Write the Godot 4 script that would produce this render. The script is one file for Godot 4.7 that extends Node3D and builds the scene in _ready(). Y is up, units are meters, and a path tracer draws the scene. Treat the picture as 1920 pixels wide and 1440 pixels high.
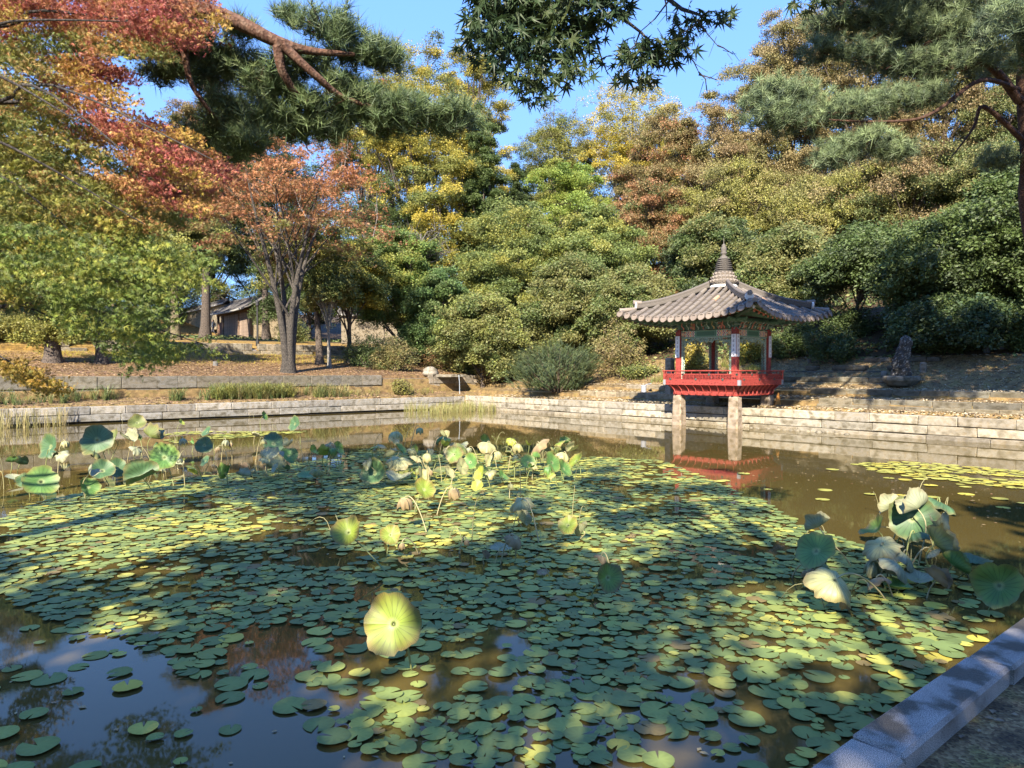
extends Node3D
# A square lotus pond in autumn woods with a small red pavilion standing half in the water.
# World: x right, -z away from the camera, y up, water at y = 0. The pond is square to the garden axes a (towards the pavilion bank) and b (towards the terrace bank).

const EYE := 2.2
const PITCH := -0.0173
var names := {}
var rng := RandomNumberGenerator.new()
var M := {}

func _ready():
	setup_light()
	make_materials()
	build_setting()
	build_walls()
	build_pavilion()
	build_house()
	build_far_trees()
	build_terrace_trees()
	build_near_trees()
	build_shade_trees()
	build_shrubs()
	build_small_things()
	build_lotus()
	build_pads()
	build_reeds_and_litter()

func setup_light():
	var cam := Camera3D.new()
	cam.name = "camera"
	cam.fov = 2.0 * rad_to_deg(atan(720.0 / 1330.0))
	cam.near = 0.05
	cam.far = 900.0
	cam.position = Vector3(0, EYE, 0)
	cam.rotation = Vector3(PITCH, 0, 0)
	add_child(cam)
	var env := Environment.new()
	env.background_mode = Environment.BG_SKY
	var sm := ProceduralSkyMaterial.new()
	sm.sky_top_color = Color(0.062, 0.148, 0.41).linear_to_srgb()
	sm.sky_horizon_color = Color(0.165, 0.295, 0.47).linear_to_srgb()
	sm.sky_curve = 0.22
	sm.ground_bottom_color = Color(0.16, 0.15, 0.12)
	sm.ground_horizon_color = Color(0.4, 0.42, 0.4)
	sm.sun_angle_max = 12.0
	var sky := Sky.new()
	sky.sky_material = sm
	env.sky = sky
	env.background_energy_multiplier = 1.22
	env.tonemap_mode = Environment.TONE_MAPPER_LINEAR
	env.tonemap_exposure = 3.3
	env.ssao_enabled = true
	env.ssil_enabled = true
	env.sdfgi_enabled = true
	var we := WorldEnvironment.new()
	we.name = "world_environment"
	we.environment = env
	add_child(we)
	var sun := DirectionalLight3D.new()
	sun.name = "sun"
	sun.light_energy = 1.6
	sun.light_color = Color(1.0, 0.95, 0.87)
	sun.light_angular_distance = 0.55
	sun.shadow_enabled = true
	add_child(sun)
	var el := deg_to_rad(35.0)
	var az := deg_to_rad(14.0)   # to the left of straight behind the camera
	sun.look_at_from_position(Vector3(-sin(az) * cos(el), sin(el), cos(az) * cos(el)) * 100.0, Vector3.ZERO)

# ---------------------------------------------------------------- places
func ab(a: float, b: float, y := 0.0) -> Vector3:
	return Vector3(a * 0.768 - b * 0.640, y, -(a * 0.640 + b * 0.768))

func to_a(p: Vector3) -> float:
	return p.x * 0.768 - p.z * 0.640

func to_b(p: Vector3) -> float:
	return -p.x * 0.640 - p.z * 0.768

func ray(px: float, py: float) -> Vector3:
	return Basis(Vector3.RIGHT, PITCH) * Vector3((px - 960.0) / 1330.0, -(py - 720.0) / 1330.0, -1.0)

func at(px: float, py: float, d: float) -> Vector3:
	var r := ray(px, py)
	return Vector3(0, EYE, 0) + r * (d / -r.z)

func gp(px: float, py: float, h := 0.0) -> Vector3:
	var r := ray(px, py)
	return Vector3(0, EYE, 0) + r * ((h - EYE) / r.y)

const AX := Vector3(0.768, 0, -0.640)
const BX := Vector3(-0.640, 0, -0.768)
const PA0 := -3.2
const PA1 := 25.2
const PB0 := 1.34
const PB1 := 34.6

func pl(x: float, pts: Array) -> float:
	if x <= pts[0][0]:
		return pts[0][1]
	for i in range(1, pts.size()):
		if x <= pts[i][0]:
			var p = pts[i - 1]
			var q = pts[i]
			return lerpf(p[1], q[1], (x - p[0]) / (q[0] - p[0]))
	return pts[-1][1]

const HL := [[34.6, 0.72], [35.3, 0.78], [36.95, 0.98], [37.05, 2.0], [39, 2.22], [50, 3.45], [50.05, 4.1], [54, 4.5], [60, 4.9], [68, 5.15], [84, 6.4], [110, 11.0], [140, 14.0]]
const HR := [[25.2, 0.74], [26.6, 0.82], [27.0, 0.84], [27.05, 1.16], [28.2, 1.22], [28.25, 1.5], [29.4, 1.55], [31.2, 2.25], [33, 2.9], [70, 15.5], [130, 24.0]]

func terr(p: Vector3) -> float:
	var a := to_a(p)
	var b := to_b(p)
	var h := -0.9
	if a >= PA1 - 0.001:
		h = maxf(h, pl(a, HR))
	if b >= PB1 - 0.001:
		var w := smoothstep(29.0, 36.0, a)
		h = maxf(h, pl(b, HL))
		if w > 0.0 and b < 50.0:
			h = maxf(h, lerpf(0.9, pl(a, HR), w))
	if a <= PA0 + 0.001:
		h = maxf(h, 0.66)
	if b <= PB0 + 0.001:
		h = maxf(h, 0.605 if a < PA1 else 0.74)
		if a >= PA1:
			h = maxf(h, pl(a, HR))
	return h

# ---------------------------------------------------------------- naming
func numbered(s: String) -> String:
	var k = names.get(s, 0)
	names[s] = k + 1
	return s if k == 0 else "%s_%03d" % [s, k]

func tag(o: Node, label: String, category := "", group := "", kind := ""):
	if label: o.set_meta("label", label)
	if category: o.set_meta("category", category)
	if group: o.set_meta("group", group)
	if kind: o.set_meta("kind", kind)
	return o

func thing(called: String, label: String, category: String, where := Vector3.ZERO, group := "") -> Node3D:
	var o := Node3D.new()
	o.name = numbered(called)
	o.position = where
	add_child(o)
	tag(o, label, category, group)
	return o

func part(parent: Node, called: String, mesh: Mesh, mat: Material, kind := "") -> MeshInstance3D:
	var o := MeshInstance3D.new()
	o.name = called if parent != self else numbered(called)
	o.mesh = mesh
	o.material_override = mat
	parent.add_child(o, true)
	if kind: o.set_meta("kind", kind)
	return o

func many(parent: Node, called: String, mesh: Mesh, mat: Material, xs: Array, cs: Array, kind := "") -> MultiMeshInstance3D:
	var mm := MultiMesh.new()
	mm.transform_format = MultiMesh.TRANSFORM_3D
	mm.use_colors = true
	mm.mesh = mesh
	mm.instance_count = xs.size()
	var buf := PackedFloat32Array()
	buf.resize(xs.size() * 16)
	var k := 0
	for i in xs.size():
		var t: Transform3D = xs[i]
		var c: Color = cs[i]
		buf[k] = t.basis.x.x; buf[k + 1] = t.basis.y.x; buf[k + 2] = t.basis.z.x; buf[k + 3] = t.origin.x
		buf[k + 4] = t.basis.x.y; buf[k + 5] = t.basis.y.y; buf[k + 6] = t.basis.z.y; buf[k + 7] = t.origin.y
		buf[k + 8] = t.basis.x.z; buf[k + 9] = t.basis.y.z; buf[k + 10] = t.basis.z.z; buf[k + 11] = t.origin.z
		buf[k + 12] = c.r; buf[k + 13] = c.g; buf[k + 14] = c.b; buf[k + 15] = 1.0
		k += 16
	mm.buffer = buf
	var o := MultiMeshInstance3D.new()
	o.name = called if parent != self else numbered(called)
	o.multimesh = mm
	o.material_override = mat
	parent.add_child(o, true)
	if kind: o.set_meta("kind", kind)
	return o

# ---------------------------------------------------------------- mesh builder
class MB:
	var v := PackedVector3Array()
	var n := PackedVector3Array()
	var c := PackedColorArray()
	var u := PackedVector2Array()
	var ix := PackedInt32Array()
	var col := Color(1, 1, 1)

	func vert(p: Vector3, nn: Vector3, uv := Vector2.ZERO) -> int:
		v.append(p); n.append(nn); c.append(col); u.append(uv)
		return v.size() - 1

	func tri(a: Vector3, b: Vector3, d: Vector3, ua := Vector2.ZERO, ub := Vector2.ZERO, ud := Vector2.ZERO):
		var nn := (b - a).cross(d - a).normalized()
		var i := vert(a, nn, ua)
		vert(b, nn, ub); vert(d, nn, ud)
		ix.append(i); ix.append(i + 2); ix.append(i + 1)

	func quad(a: Vector3, b: Vector3, d: Vector3, e: Vector3):   # counter-clockwise from outside
		var nn := (d - a).cross(e - b).normalized()
		var i := vert(a, nn, Vector2(0, 1))
		vert(b, nn, Vector2(1, 1)); vert(d, nn, Vector2(1, 0)); vert(e, nn, Vector2(0, 0))
		ix.append_array(PackedInt32Array([i, i + 2, i + 1, i, i + 3, i + 2]))

	func oquad(a: Vector3, b: Vector3, d: Vector3, e: Vector3, mid: Vector3):
		if (d - a).cross(e - b).dot((a + b + d + e) * 0.25 - mid) < 0.0:
			quad(e, d, b, a)
		else:
			quad(a, b, d, e)

	func hexa(q: Array, bev := 0.0):   # eight corners, index = x + 2 y + 4 z
		var mid := Vector3.ZERO
		for p in q: mid += p * 0.125
		var ax := [1, 2, 4]
		var P := func(i: int, k: int) -> Vector3:   # the corner i, drawn back from the edges but kept on the face across axis k
			var p: Vector3 = q[i]
			for m in 3:
				if m != k:
					var w: Vector3 = q[i ^ ax[m]] - q[i]
					p += w.normalized() * minf(bev, w.length() * 0.45)
			return p
		for k in 3:
			var m1: int = ax[(k + 1) % 3]
			var m2: int = ax[(k + 2) % 3]
			for s in 2:
				var o: int = ax[k] * s
				oquad(P.call(o, k), P.call(o + m1, k), P.call(o + m1 + m2, k), P.call(o + m2, k), mid)
		if bev <= 0.0:
			return
		for k in 3:
			var k1 := (k + 1) % 3
			var k2 := (k + 2) % 3
			for s in 4:
				var o: int = (ax[k1] if s & 1 else 0) + (ax[k2] if s & 2 else 0)
				var o2: int = o + ax[k]
				oquad(P.call(o, k1), P.call(o2, k1), P.call(o2, k2), P.call(o, k2), mid)
		for i in 8:
			var a: Vector3 = P.call(i, 0)
			var b: Vector3 = P.call(i, 1)
			var d: Vector3 = P.call(i, 2)
			if (b - a).cross(d - a).dot(a - mid) < 0.0:
				tri(a, d, b)
			else:
				tri(a, b, d)

	func box(t: Transform3D, s: Vector3, bev := 0.0):
		var q := []
		for i in 8:
			q.append(t * (Vector3((i & 1) - 0.5, ((i >> 1) & 1) - 0.5, ((i >> 2) & 1) - 0.5) * s))
		hexa(q, bev)

	func tube(pts: Array, radii: Array, sides := 6, caps := true):
		var fwd: Vector3 = (pts[1] - pts[0]).normalized()
		var side := fwd.cross(Vector3.UP if absf(fwd.y) < 0.9 else Vector3.RIGHT).normalized()
		var start := v.size()
		var count := pts.size()
		var run := 0.0
		for i in count:
			var f: Vector3 = ((pts[mini(i + 1, count - 1)] - pts[maxi(i - 1, 0)]) as Vector3).normalized()
			side = (side - f * side.dot(f)).normalized()
			var up := side.cross(f)
			if i > 0: run += pts[i].distance_to(pts[i - 1])
			for k in sides + 1:
				var an := TAU * k / sides
				var d := side * cos(an) + up * sin(an)
				vert(pts[i] + d * radii[i], d, Vector2(float(k) / sides, run))
		for i in count - 1:
			for k in sides:
				var p := start + i * (sides + 1) + k
				var q := p + sides + 1
				ix.append_array(PackedInt32Array([p, p + 1, q, p + 1, q + 1, q]))
		if caps:
			for e in 2:
				var i := 0 if e == 0 else count - 1
				var f: Vector3 = (pts[0] - pts[1]).normalized() if e == 0 else (pts[count - 1] - pts[count - 2]).normalized()
				var m := vert(pts[i], f)
				var first := v.size()
				for k in sides + 1:
					vert(v[start + i * (sides + 1) + k], f)
				for k in sides:
					if e == 1:
						ix.append_array(PackedInt32Array([m, first + k, first + k + 1]))
					else:
						ix.append_array(PackedInt32Array([m, first + k + 1, first + k]))

	func lathe(prof: Array, sides: int, t: Transform3D, wob := 0.0, seed_at := 0.0):
		var start := v.size()
		for i in prof.size():
			var p: Vector2 = prof[i]
			var d: Vector2 = prof[mini(i + 1, prof.size() - 1)] - prof[maxi(i - 1, 0)]
			var nn := Vector2(d.y, -d.x).normalized()
			for k in sides + 1:
				var an := TAU * k / sides
				var w := 1.0 + wob * (sin(an * 3.0 + p.y * 7.0 + seed_at) * 0.6 + sin(an * 5.0 - p.y * 11.0 + seed_at * 2.0) * 0.4)
				vert(t * Vector3(cos(an) * p.x * w, p.y, sin(an) * p.x * w), (t.basis * Vector3(cos(an) * nn.x, nn.y, sin(an) * nn.x)).normalized(), Vector2(float(k) / sides, p.y))
		for i in prof.size() - 1:
			for k in sides:
				var p := start + i * (sides + 1) + k
				var q := p + sides + 1
				ix.append_array(PackedInt32Array([p, p + 1, q, p + 1, q + 1, q]))

	func sheet(rows: Array, cols = null, flip := false):   # a smooth grid of points; cols: rows of colours
		var start := v.size()
		var nr := rows.size()
		var nc: int = rows[0].size()
		for i in nr:
			for j in nc:
				var du: Vector3 = rows[i][mini(j + 1, nc - 1)] - rows[i][maxi(j - 1, 0)]
				var dv: Vector3 = rows[mini(i + 1, nr - 1)][j] - rows[maxi(i - 1, 0)][j]
				var nn := dv.cross(du).normalized()
				if flip: nn = -nn
				if cols != null: col = cols[i][j]
				vert(rows[i][j], nn, Vector2(float(j) / (nc - 1), float(i) / (nr - 1)))
		for i in nr - 1:
			for j in nc - 1:
				var p := start + i * nc + j
				if flip:
					ix.append_array(PackedInt32Array([p, p + nc, p + 1, p + 1, p + nc, p + nc + 1]))
				else:
					ix.append_array(PackedInt32Array([p, p + 1, p + nc, p + 1, p + nc + 1, p + nc]))

	func mesh() -> ArrayMesh:
		var arr := []
		arr.resize(Mesh.ARRAY_MAX)
		arr[Mesh.ARRAY_VERTEX] = v
		arr[Mesh.ARRAY_NORMAL] = n
		arr[Mesh.ARRAY_COLOR] = c
		arr[Mesh.ARRAY_TEX_UV] = u
		arr[Mesh.ARRAY_INDEX] = ix
		var m := ArrayMesh.new()
		m.add_surface_from_arrays(Mesh.PRIMITIVE_TRIANGLES, arr)
		return m

func T(p: Vector3, yaw := 0.0) -> Transform3D:
	return Transform3D(Basis(Vector3.UP, yaw), p)

func rnd(a: float, b: float) -> float:
	return rng.randf_range(a, b)

func rdir() -> Vector3:
	var z := rnd(-1, 1)
	var an := rnd(0, TAU)
	var r := sqrt(1.0 - z * z)
	return Vector3(r * cos(an), z, r * sin(an))

func bez(a: Vector3, b: Vector3, c: Vector3, d: Vector3, count: int) -> Array:
	var out := []
	for i in count + 1:
		out.append(a.bezier_interpolate(b, c, d, float(i) / count))
	return out

func taper(r0: float, r1: float, count: int) -> Array:
	var out := []
	for i in count:
		out.append(lerpf(r0, r1, float(i) / (count - 1)))
	return out

# ---------------------------------------------------------------- materials
func noise_tex(freq: float, oct: int, stops: Array, size := 512, kind := FastNoiseLite.TYPE_SIMPLEX_SMOOTH, seed_at := 1, bump := 0.0) -> NoiseTexture2D:
	var nz := FastNoiseLite.new()
	nz.seed = seed_at
	nz.noise_type = kind
	nz.frequency = freq
	nz.fractal_octaves = oct
	if kind == FastNoiseLite.TYPE_CELLULAR:
		nz.cellular_return_type = FastNoiseLite.RETURN_CELL_VALUE if bump == 0.0 else FastNoiseLite.RETURN_DISTANCE
		nz.fractal_type = FastNoiseLite.FRACTAL_NONE
	var t := NoiseTexture2D.new()
	t.width = size
	t.height = size
	t.seamless = true
	t.noise = nz
	if bump > 0.0:
		t.as_normal_map = true
		t.bump_strength = bump
	elif stops.size():
		var g := Gradient.new()
		var offs := PackedFloat32Array()
		var cols := PackedColorArray()
		for s in stops:
			offs.append(s[0]); cols.append(s[1])
		g.offsets = offs
		g.colors = cols
		t.color_ramp = g
	return t

func grey(x: float) -> Color:
	return Color(x, x, x)

func mat(called: String, rough := 0.8, tex: Texture2D = null, scale := 1.0, nrm: Texture2D = null, nscale := 1.0, detail: Texture2D = null, dscale := 1.0) -> StandardMaterial3D:
	var m := StandardMaterial3D.new()
	m.resource_name = called
	m.roughness = rough
	m.vertex_color_use_as_albedo = true
	if tex:
		m.albedo_texture = tex
		m.uv1_triplanar = true
		m.uv1_world_triplanar = true
		m.uv1_scale = Vector3.ONE * scale
	if nrm:
		m.normal_enabled = true
		m.normal_texture = nrm
		m.normal_scale = nscale
		m.uv1_triplanar = true
		m.uv1_world_triplanar = true
		m.uv1_scale = Vector3.ONE * scale
	if detail:
		m.detail_enabled = true
		m.detail_blend_mode = BaseMaterial3D.BLEND_MODE_MUL
		m.detail_albedo = detail
		m.detail_uv_layer = BaseMaterial3D.DETAIL_UV_2
		m.uv2_triplanar = true
		m.uv2_world_triplanar = true
		m.uv2_scale = Vector3.ONE * dscale
	M[called] = m
	return m

func make_materials():
	var cell := FastNoiseLite.TYPE_CELLULAR
	var speck := noise_tex(0.16, 2, [[0.25, grey(0.35)], [0.45, grey(0.8)], [0.62, grey(1.0)], [0.75, grey(1.0)]], 512, FastNoiseLite.TYPE_SIMPLEX_SMOOTH, 3)
	var blot := noise_tex(0.012, 5, [[0.15, Color(0.6, 0.57, 0.5)], [0.4, Color(0.88, 0.86, 0.8)], [0.6, Color(1, 1, 1)], [0.85, Color(0.95, 0.9, 0.8)]], 512, FastNoiseLite.TYPE_SIMPLEX_SMOOTH, 5)
	var bumps := noise_tex(0.05, 4, [], 512, FastNoiseLite.TYPE_SIMPLEX_SMOOTH, 8, 5.0)
	mat("stone", 0.88, blot, 0.55, bumps, 0.3, speck, 2.2)
	var pepper := noise_tex(0.3, 1, [[0.15, grey(0.3)], [0.38, grey(0.55)], [0.5, grey(0.85)], [0.65, grey(1.1)]], 512, FastNoiseLite.TYPE_SIMPLEX, 12)
	var soft := noise_tex(0.02, 5, [[0.25, Color(0.55, 0.53, 0.48)], [0.45, grey(0.9)], [0.7, grey(1.0)]], 256, FastNoiseLite.TYPE_SIMPLEX_SMOOTH, 15)
	mat("granite", 0.8, pepper, 1.5, bumps, 0.35, soft, 0.6)
	var litter := noise_tex(0.09, 1, [[0.0, Color(0.5, 0.44, 0.37)], [0.25, Color(0.72, 0.65, 0.54)], [0.5, Color(0.92, 0.87, 0.76)], [0.75, Color(0.64, 0.56, 0.48)], [1.0, Color(1.0, 0.97, 0.86)]], 512, cell, 21)
	var litter_n := noise_tex(0.09, 1, [], 512, cell, 21, 6.0)
	var patch := noise_tex(0.018, 4, [[0.28, Color(0.6, 0.57, 0.5)], [0.45, Color(0.88, 0.84, 0.74)], [0.6, Color(1.0, 0.96, 0.86)], [0.75, Color(0.84, 0.86, 0.64)]], 512, FastNoiseLite.TYPE_SIMPLEX_SMOOTH, 25)
	mat("ground", 0.95, litter, 1.6, litter_n, 0.7, patch, 0.22)
	mat("soil", 0.95, noise_tex(0.2, 3, [[0.2, grey(0.35)], [0.5, grey(0.75)], [0.8, grey(1.0)]], 512, FastNoiseLite.TYPE_SIMPLEX, 31), 2.0, bumps, 1.2, patch, 0.7)
	var bark_n := noise_tex(0.07, 4, [], 256, FastNoiseLite.TYPE_SIMPLEX_SMOOTH, 41, 8.0)
	mat("bark", 0.92, noise_tex(0.05, 4, [[0.25, grey(0.45)], [0.5, grey(0.85)], [0.75, grey(1.15)]], 256, FastNoiseLite.TYPE_SIMPLEX_SMOOTH, 43), 1.4, bark_n, 1.0)
	(M.bark as StandardMaterial3D).uv1_scale = Vector3(1.6, 0.5, 1.6)
	var pine_cells := noise_tex(0.06, 1, [], 256, cell, 47, 9.0)
	mat("pine_bark", 0.92, noise_tex(0.06, 1, [[0.0, Color(0.55, 0.4, 0.32)], [0.5, Color(0.9, 0.75, 0.65)], [1.0, Color(1, 0.95, 0.9)]], 256, cell, 47), 1.6, pine_cells, 1.0)
	for q in [["leaf", 0.55, 0.75], ["needle", 0.6, 0.3], ["lotus", 0.5, 0.5], ["pad", 0.5, 0.0], ["grass", 0.6, 0.5], ["dry", 0.85, 0.25]]:
		var m := mat(q[0], q[1])
		if q[2] > 0.0:
			m.backlight_enabled = true
			m.backlight = grey(q[2])
	M.pad.metallic_specular = 0.32
	# water: murky pond water under a still surface
	var w := StandardMaterial3D.new()
	w.resource_name = "pond_water"
	w.albedo_color = Color(0.31, 0.268, 0.14)
	w.roughness = 0.03
	w.metallic_specular = 0.36
	w.normal_enabled = true
	w.normal_texture = noise_tex(0.012, 3, [], 512, FastNoiseLite.TYPE_SIMPLEX_SMOOTH, 51, 1.2)
	w.normal_scale = 0.035
	w.uv1_triplanar = true
	w.uv1_world_triplanar = true
	w.uv1_scale = Vector3.ONE * 0.3
	M["water"] = w
	# pavilion
	var wood_n := noise_tex(0.03, 5, [[0.22, Color(0.62, 0.66, 0.66)], [0.42, grey(0.88)], [0.65, grey(1.0)], [0.8, Color(1.0, 1.12, 1.12)]], 256, FastNoiseLite.TYPE_SIMPLEX_SMOOTH, 61)
	mat("paint", 0.62, wood_n, 1.3)
	mat("tile", 0.85, noise_tex(0.05, 4, [[0.2, Color(0.5, 0.48, 0.46)], [0.5, Color(0.86, 0.84, 0.82)], [0.75, Color(1.0, 0.97, 0.92)]], 512, FastNoiseLite.TYPE_SIMPLEX_SMOOTH, 65), 1.8, bumps, 0.4)
	mat("plain", 0.7)
	mat("wood", 0.85, noise_tex(0.04, 4, [[0.25, grey(0.55)], [0.6, grey(1.0)]], 256, FastNoiseLite.TYPE_SIMPLEX_SMOOTH, 69), 1.0)
	(M.wood as StandardMaterial3D).uv1_scale = Vector3(3, 0.5, 3)

# ---------------------------------------------------------------- ground, water, stone walls
func build_setting():
	rng.seed = 11
	# one sheet of ground, cut out where the pond lies, out to the horizon
	var sa := [-400.0, -200.0, -100.0, -50.0, -25.0, -12.0, -6.0, PA0, PA1 + 0.001]
	for k in HR: sa.append(k[0])
	for k in 24: sa.append(33.0 + k * 2.0)
	for k in 13: sa.append(-1.0 + k * 2.0)
	sa += [85.0, 100.0, 130.0, 200.0, 300.0, 500.0]
	var sb := [-400.0, -200.0, -100.0, -50.0, -25.0, -12.0, -6.0, -3.0, -1.0, 0.0, PB0, PB1 + 0.001]
	for k in HL: sb.append(k[0])
	for k in 26: sb.append(38.0 + k * 2.0)
	for k in 16: sb.append(3.0 + k * 2.0)
	sb += [95.0, 110.0, 130.0, 200.0, 300.0, 500.0]
	sa.sort()
	sb.sort()
	var g := MB.new()
	for i in sa.size() - 1:
		for j in sb.size() - 1:
			var a0: float = sa[i]
			var a1: float = sa[i + 1]
			var b0: float = sb[j]
			var b1: float = sb[j + 1]
			if a1 - a0 < 0.0001 or b1 - b0 < 0.0001: continue
			var inside := a0 > PA0 - 0.01 and a1 < PA1 + 0.01 and b0 > PB0 - 0.01 and b1 < PB1 + 0.01
			var q := []
			for c in [[a0, b0], [a1, b0], [a1, b1], [a0, b1]]:
				var p := ab(c[0], c[1])
				if inside:
					p.y = -0.7
				else:
					p.y = ground_at(c[0], c[1], (a0 + a1) * 0.5, (b0 + b1) * 0.5)
				q.append(p)
			var am := (a0 + a1) * 0.5
			var bm := (b0 + b1) * 0.5
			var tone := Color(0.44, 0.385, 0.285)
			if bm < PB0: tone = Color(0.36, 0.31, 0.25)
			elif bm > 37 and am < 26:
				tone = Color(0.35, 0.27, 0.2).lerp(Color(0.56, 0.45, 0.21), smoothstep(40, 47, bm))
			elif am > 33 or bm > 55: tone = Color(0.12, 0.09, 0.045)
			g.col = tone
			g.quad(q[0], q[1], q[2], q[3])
	tag(part(self, "ground", g.mesh(), M.ground), "leaf-strewn earth of the garden rising to the wooded hill", "", "", "structure")
	# pond water
	var w := MB.new()
	w.quad(ab(PA0 - 0.3, PB0 - 0.02), ab(PA1 + 0.3, PB0 - 0.02), ab(PA1 + 0.3, PB1 + 0.3), ab(PA0 - 0.3, PB1 + 0.3))
	tag(part(self, "pond_water", w.mesh(), M.water), "still brown pond water mirroring trees and sky", "", "", "structure")

func ground_at(a: float, b: float, am: float, bm: float) -> float:   # the height of the corner (a, b) as the cell round (am, bm) has it: both sides of a step keep their own
	var e := 0.0006
	return terr(ab(clampf(a, a - e, a + e) + signf(am - a) * e, b + signf(bm - b) * e))

func block(parent: Node, p: Vector3, along: Vector3, out: Vector3, l: float, h: float, depth: float, tone: Color, m: Material, bev := 0.02, rough := 0.012, called := "stone_block"):
	var mb := MB.new()
	mb.col = tone
	var q := []
	for i in 8:
		var s := Vector3(i & 1, (i >> 1) & 1, (i >> 2) & 1)
		var pt := along * (s.x * l) + Vector3.UP * (s.y * h) - out * (depth * (1.0 - s.z))
		pt += Vector3(rnd(-rough, rough), rnd(-rough, rough), rnd(-rough, rough))
		q.append(pt)
	mb.hexa(q, bev)
	var o := part(parent, called, mb.mesh(), m)
	o.position = p - parent.position

# courses: [bottom, height, how far it stands out, mean length]
func stone_wall(called: String, label: String, start: Vector3, along: Vector3, out: Vector3, length: float, courses: Array, tone: Color, depth := 0.45, gaps := 0.0, m: Material = null, group := ""):
	var w := thing(called, label, "stone wall", start, group)
	for c in courses:
		var x := -rnd(0, c[3] * 0.5)
		while x < length:
			var l := rnd(c[3] * 0.65, c[3] * 1.35)
			if x + l > length - 0.3: l = length - x + rnd(0.0, 0.1)
			var x0 := maxf(x, 0.0)
			var h: float = c[1] - rnd(0.0, 0.012)
			if rng.randf() >= gaps:
				var t := rnd(0.66, 1.12) * (0.72 if c[0] < 0.0 else 1.0)
				var warm := rnd(-0.02, 0.035) + (0.03 if c[0] < 0.0 else 0.0)
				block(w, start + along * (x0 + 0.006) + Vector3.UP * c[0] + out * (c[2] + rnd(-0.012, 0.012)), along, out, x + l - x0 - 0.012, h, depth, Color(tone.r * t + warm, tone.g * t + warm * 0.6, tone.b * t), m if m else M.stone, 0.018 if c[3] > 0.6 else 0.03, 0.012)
			x += l
	return w

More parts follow.
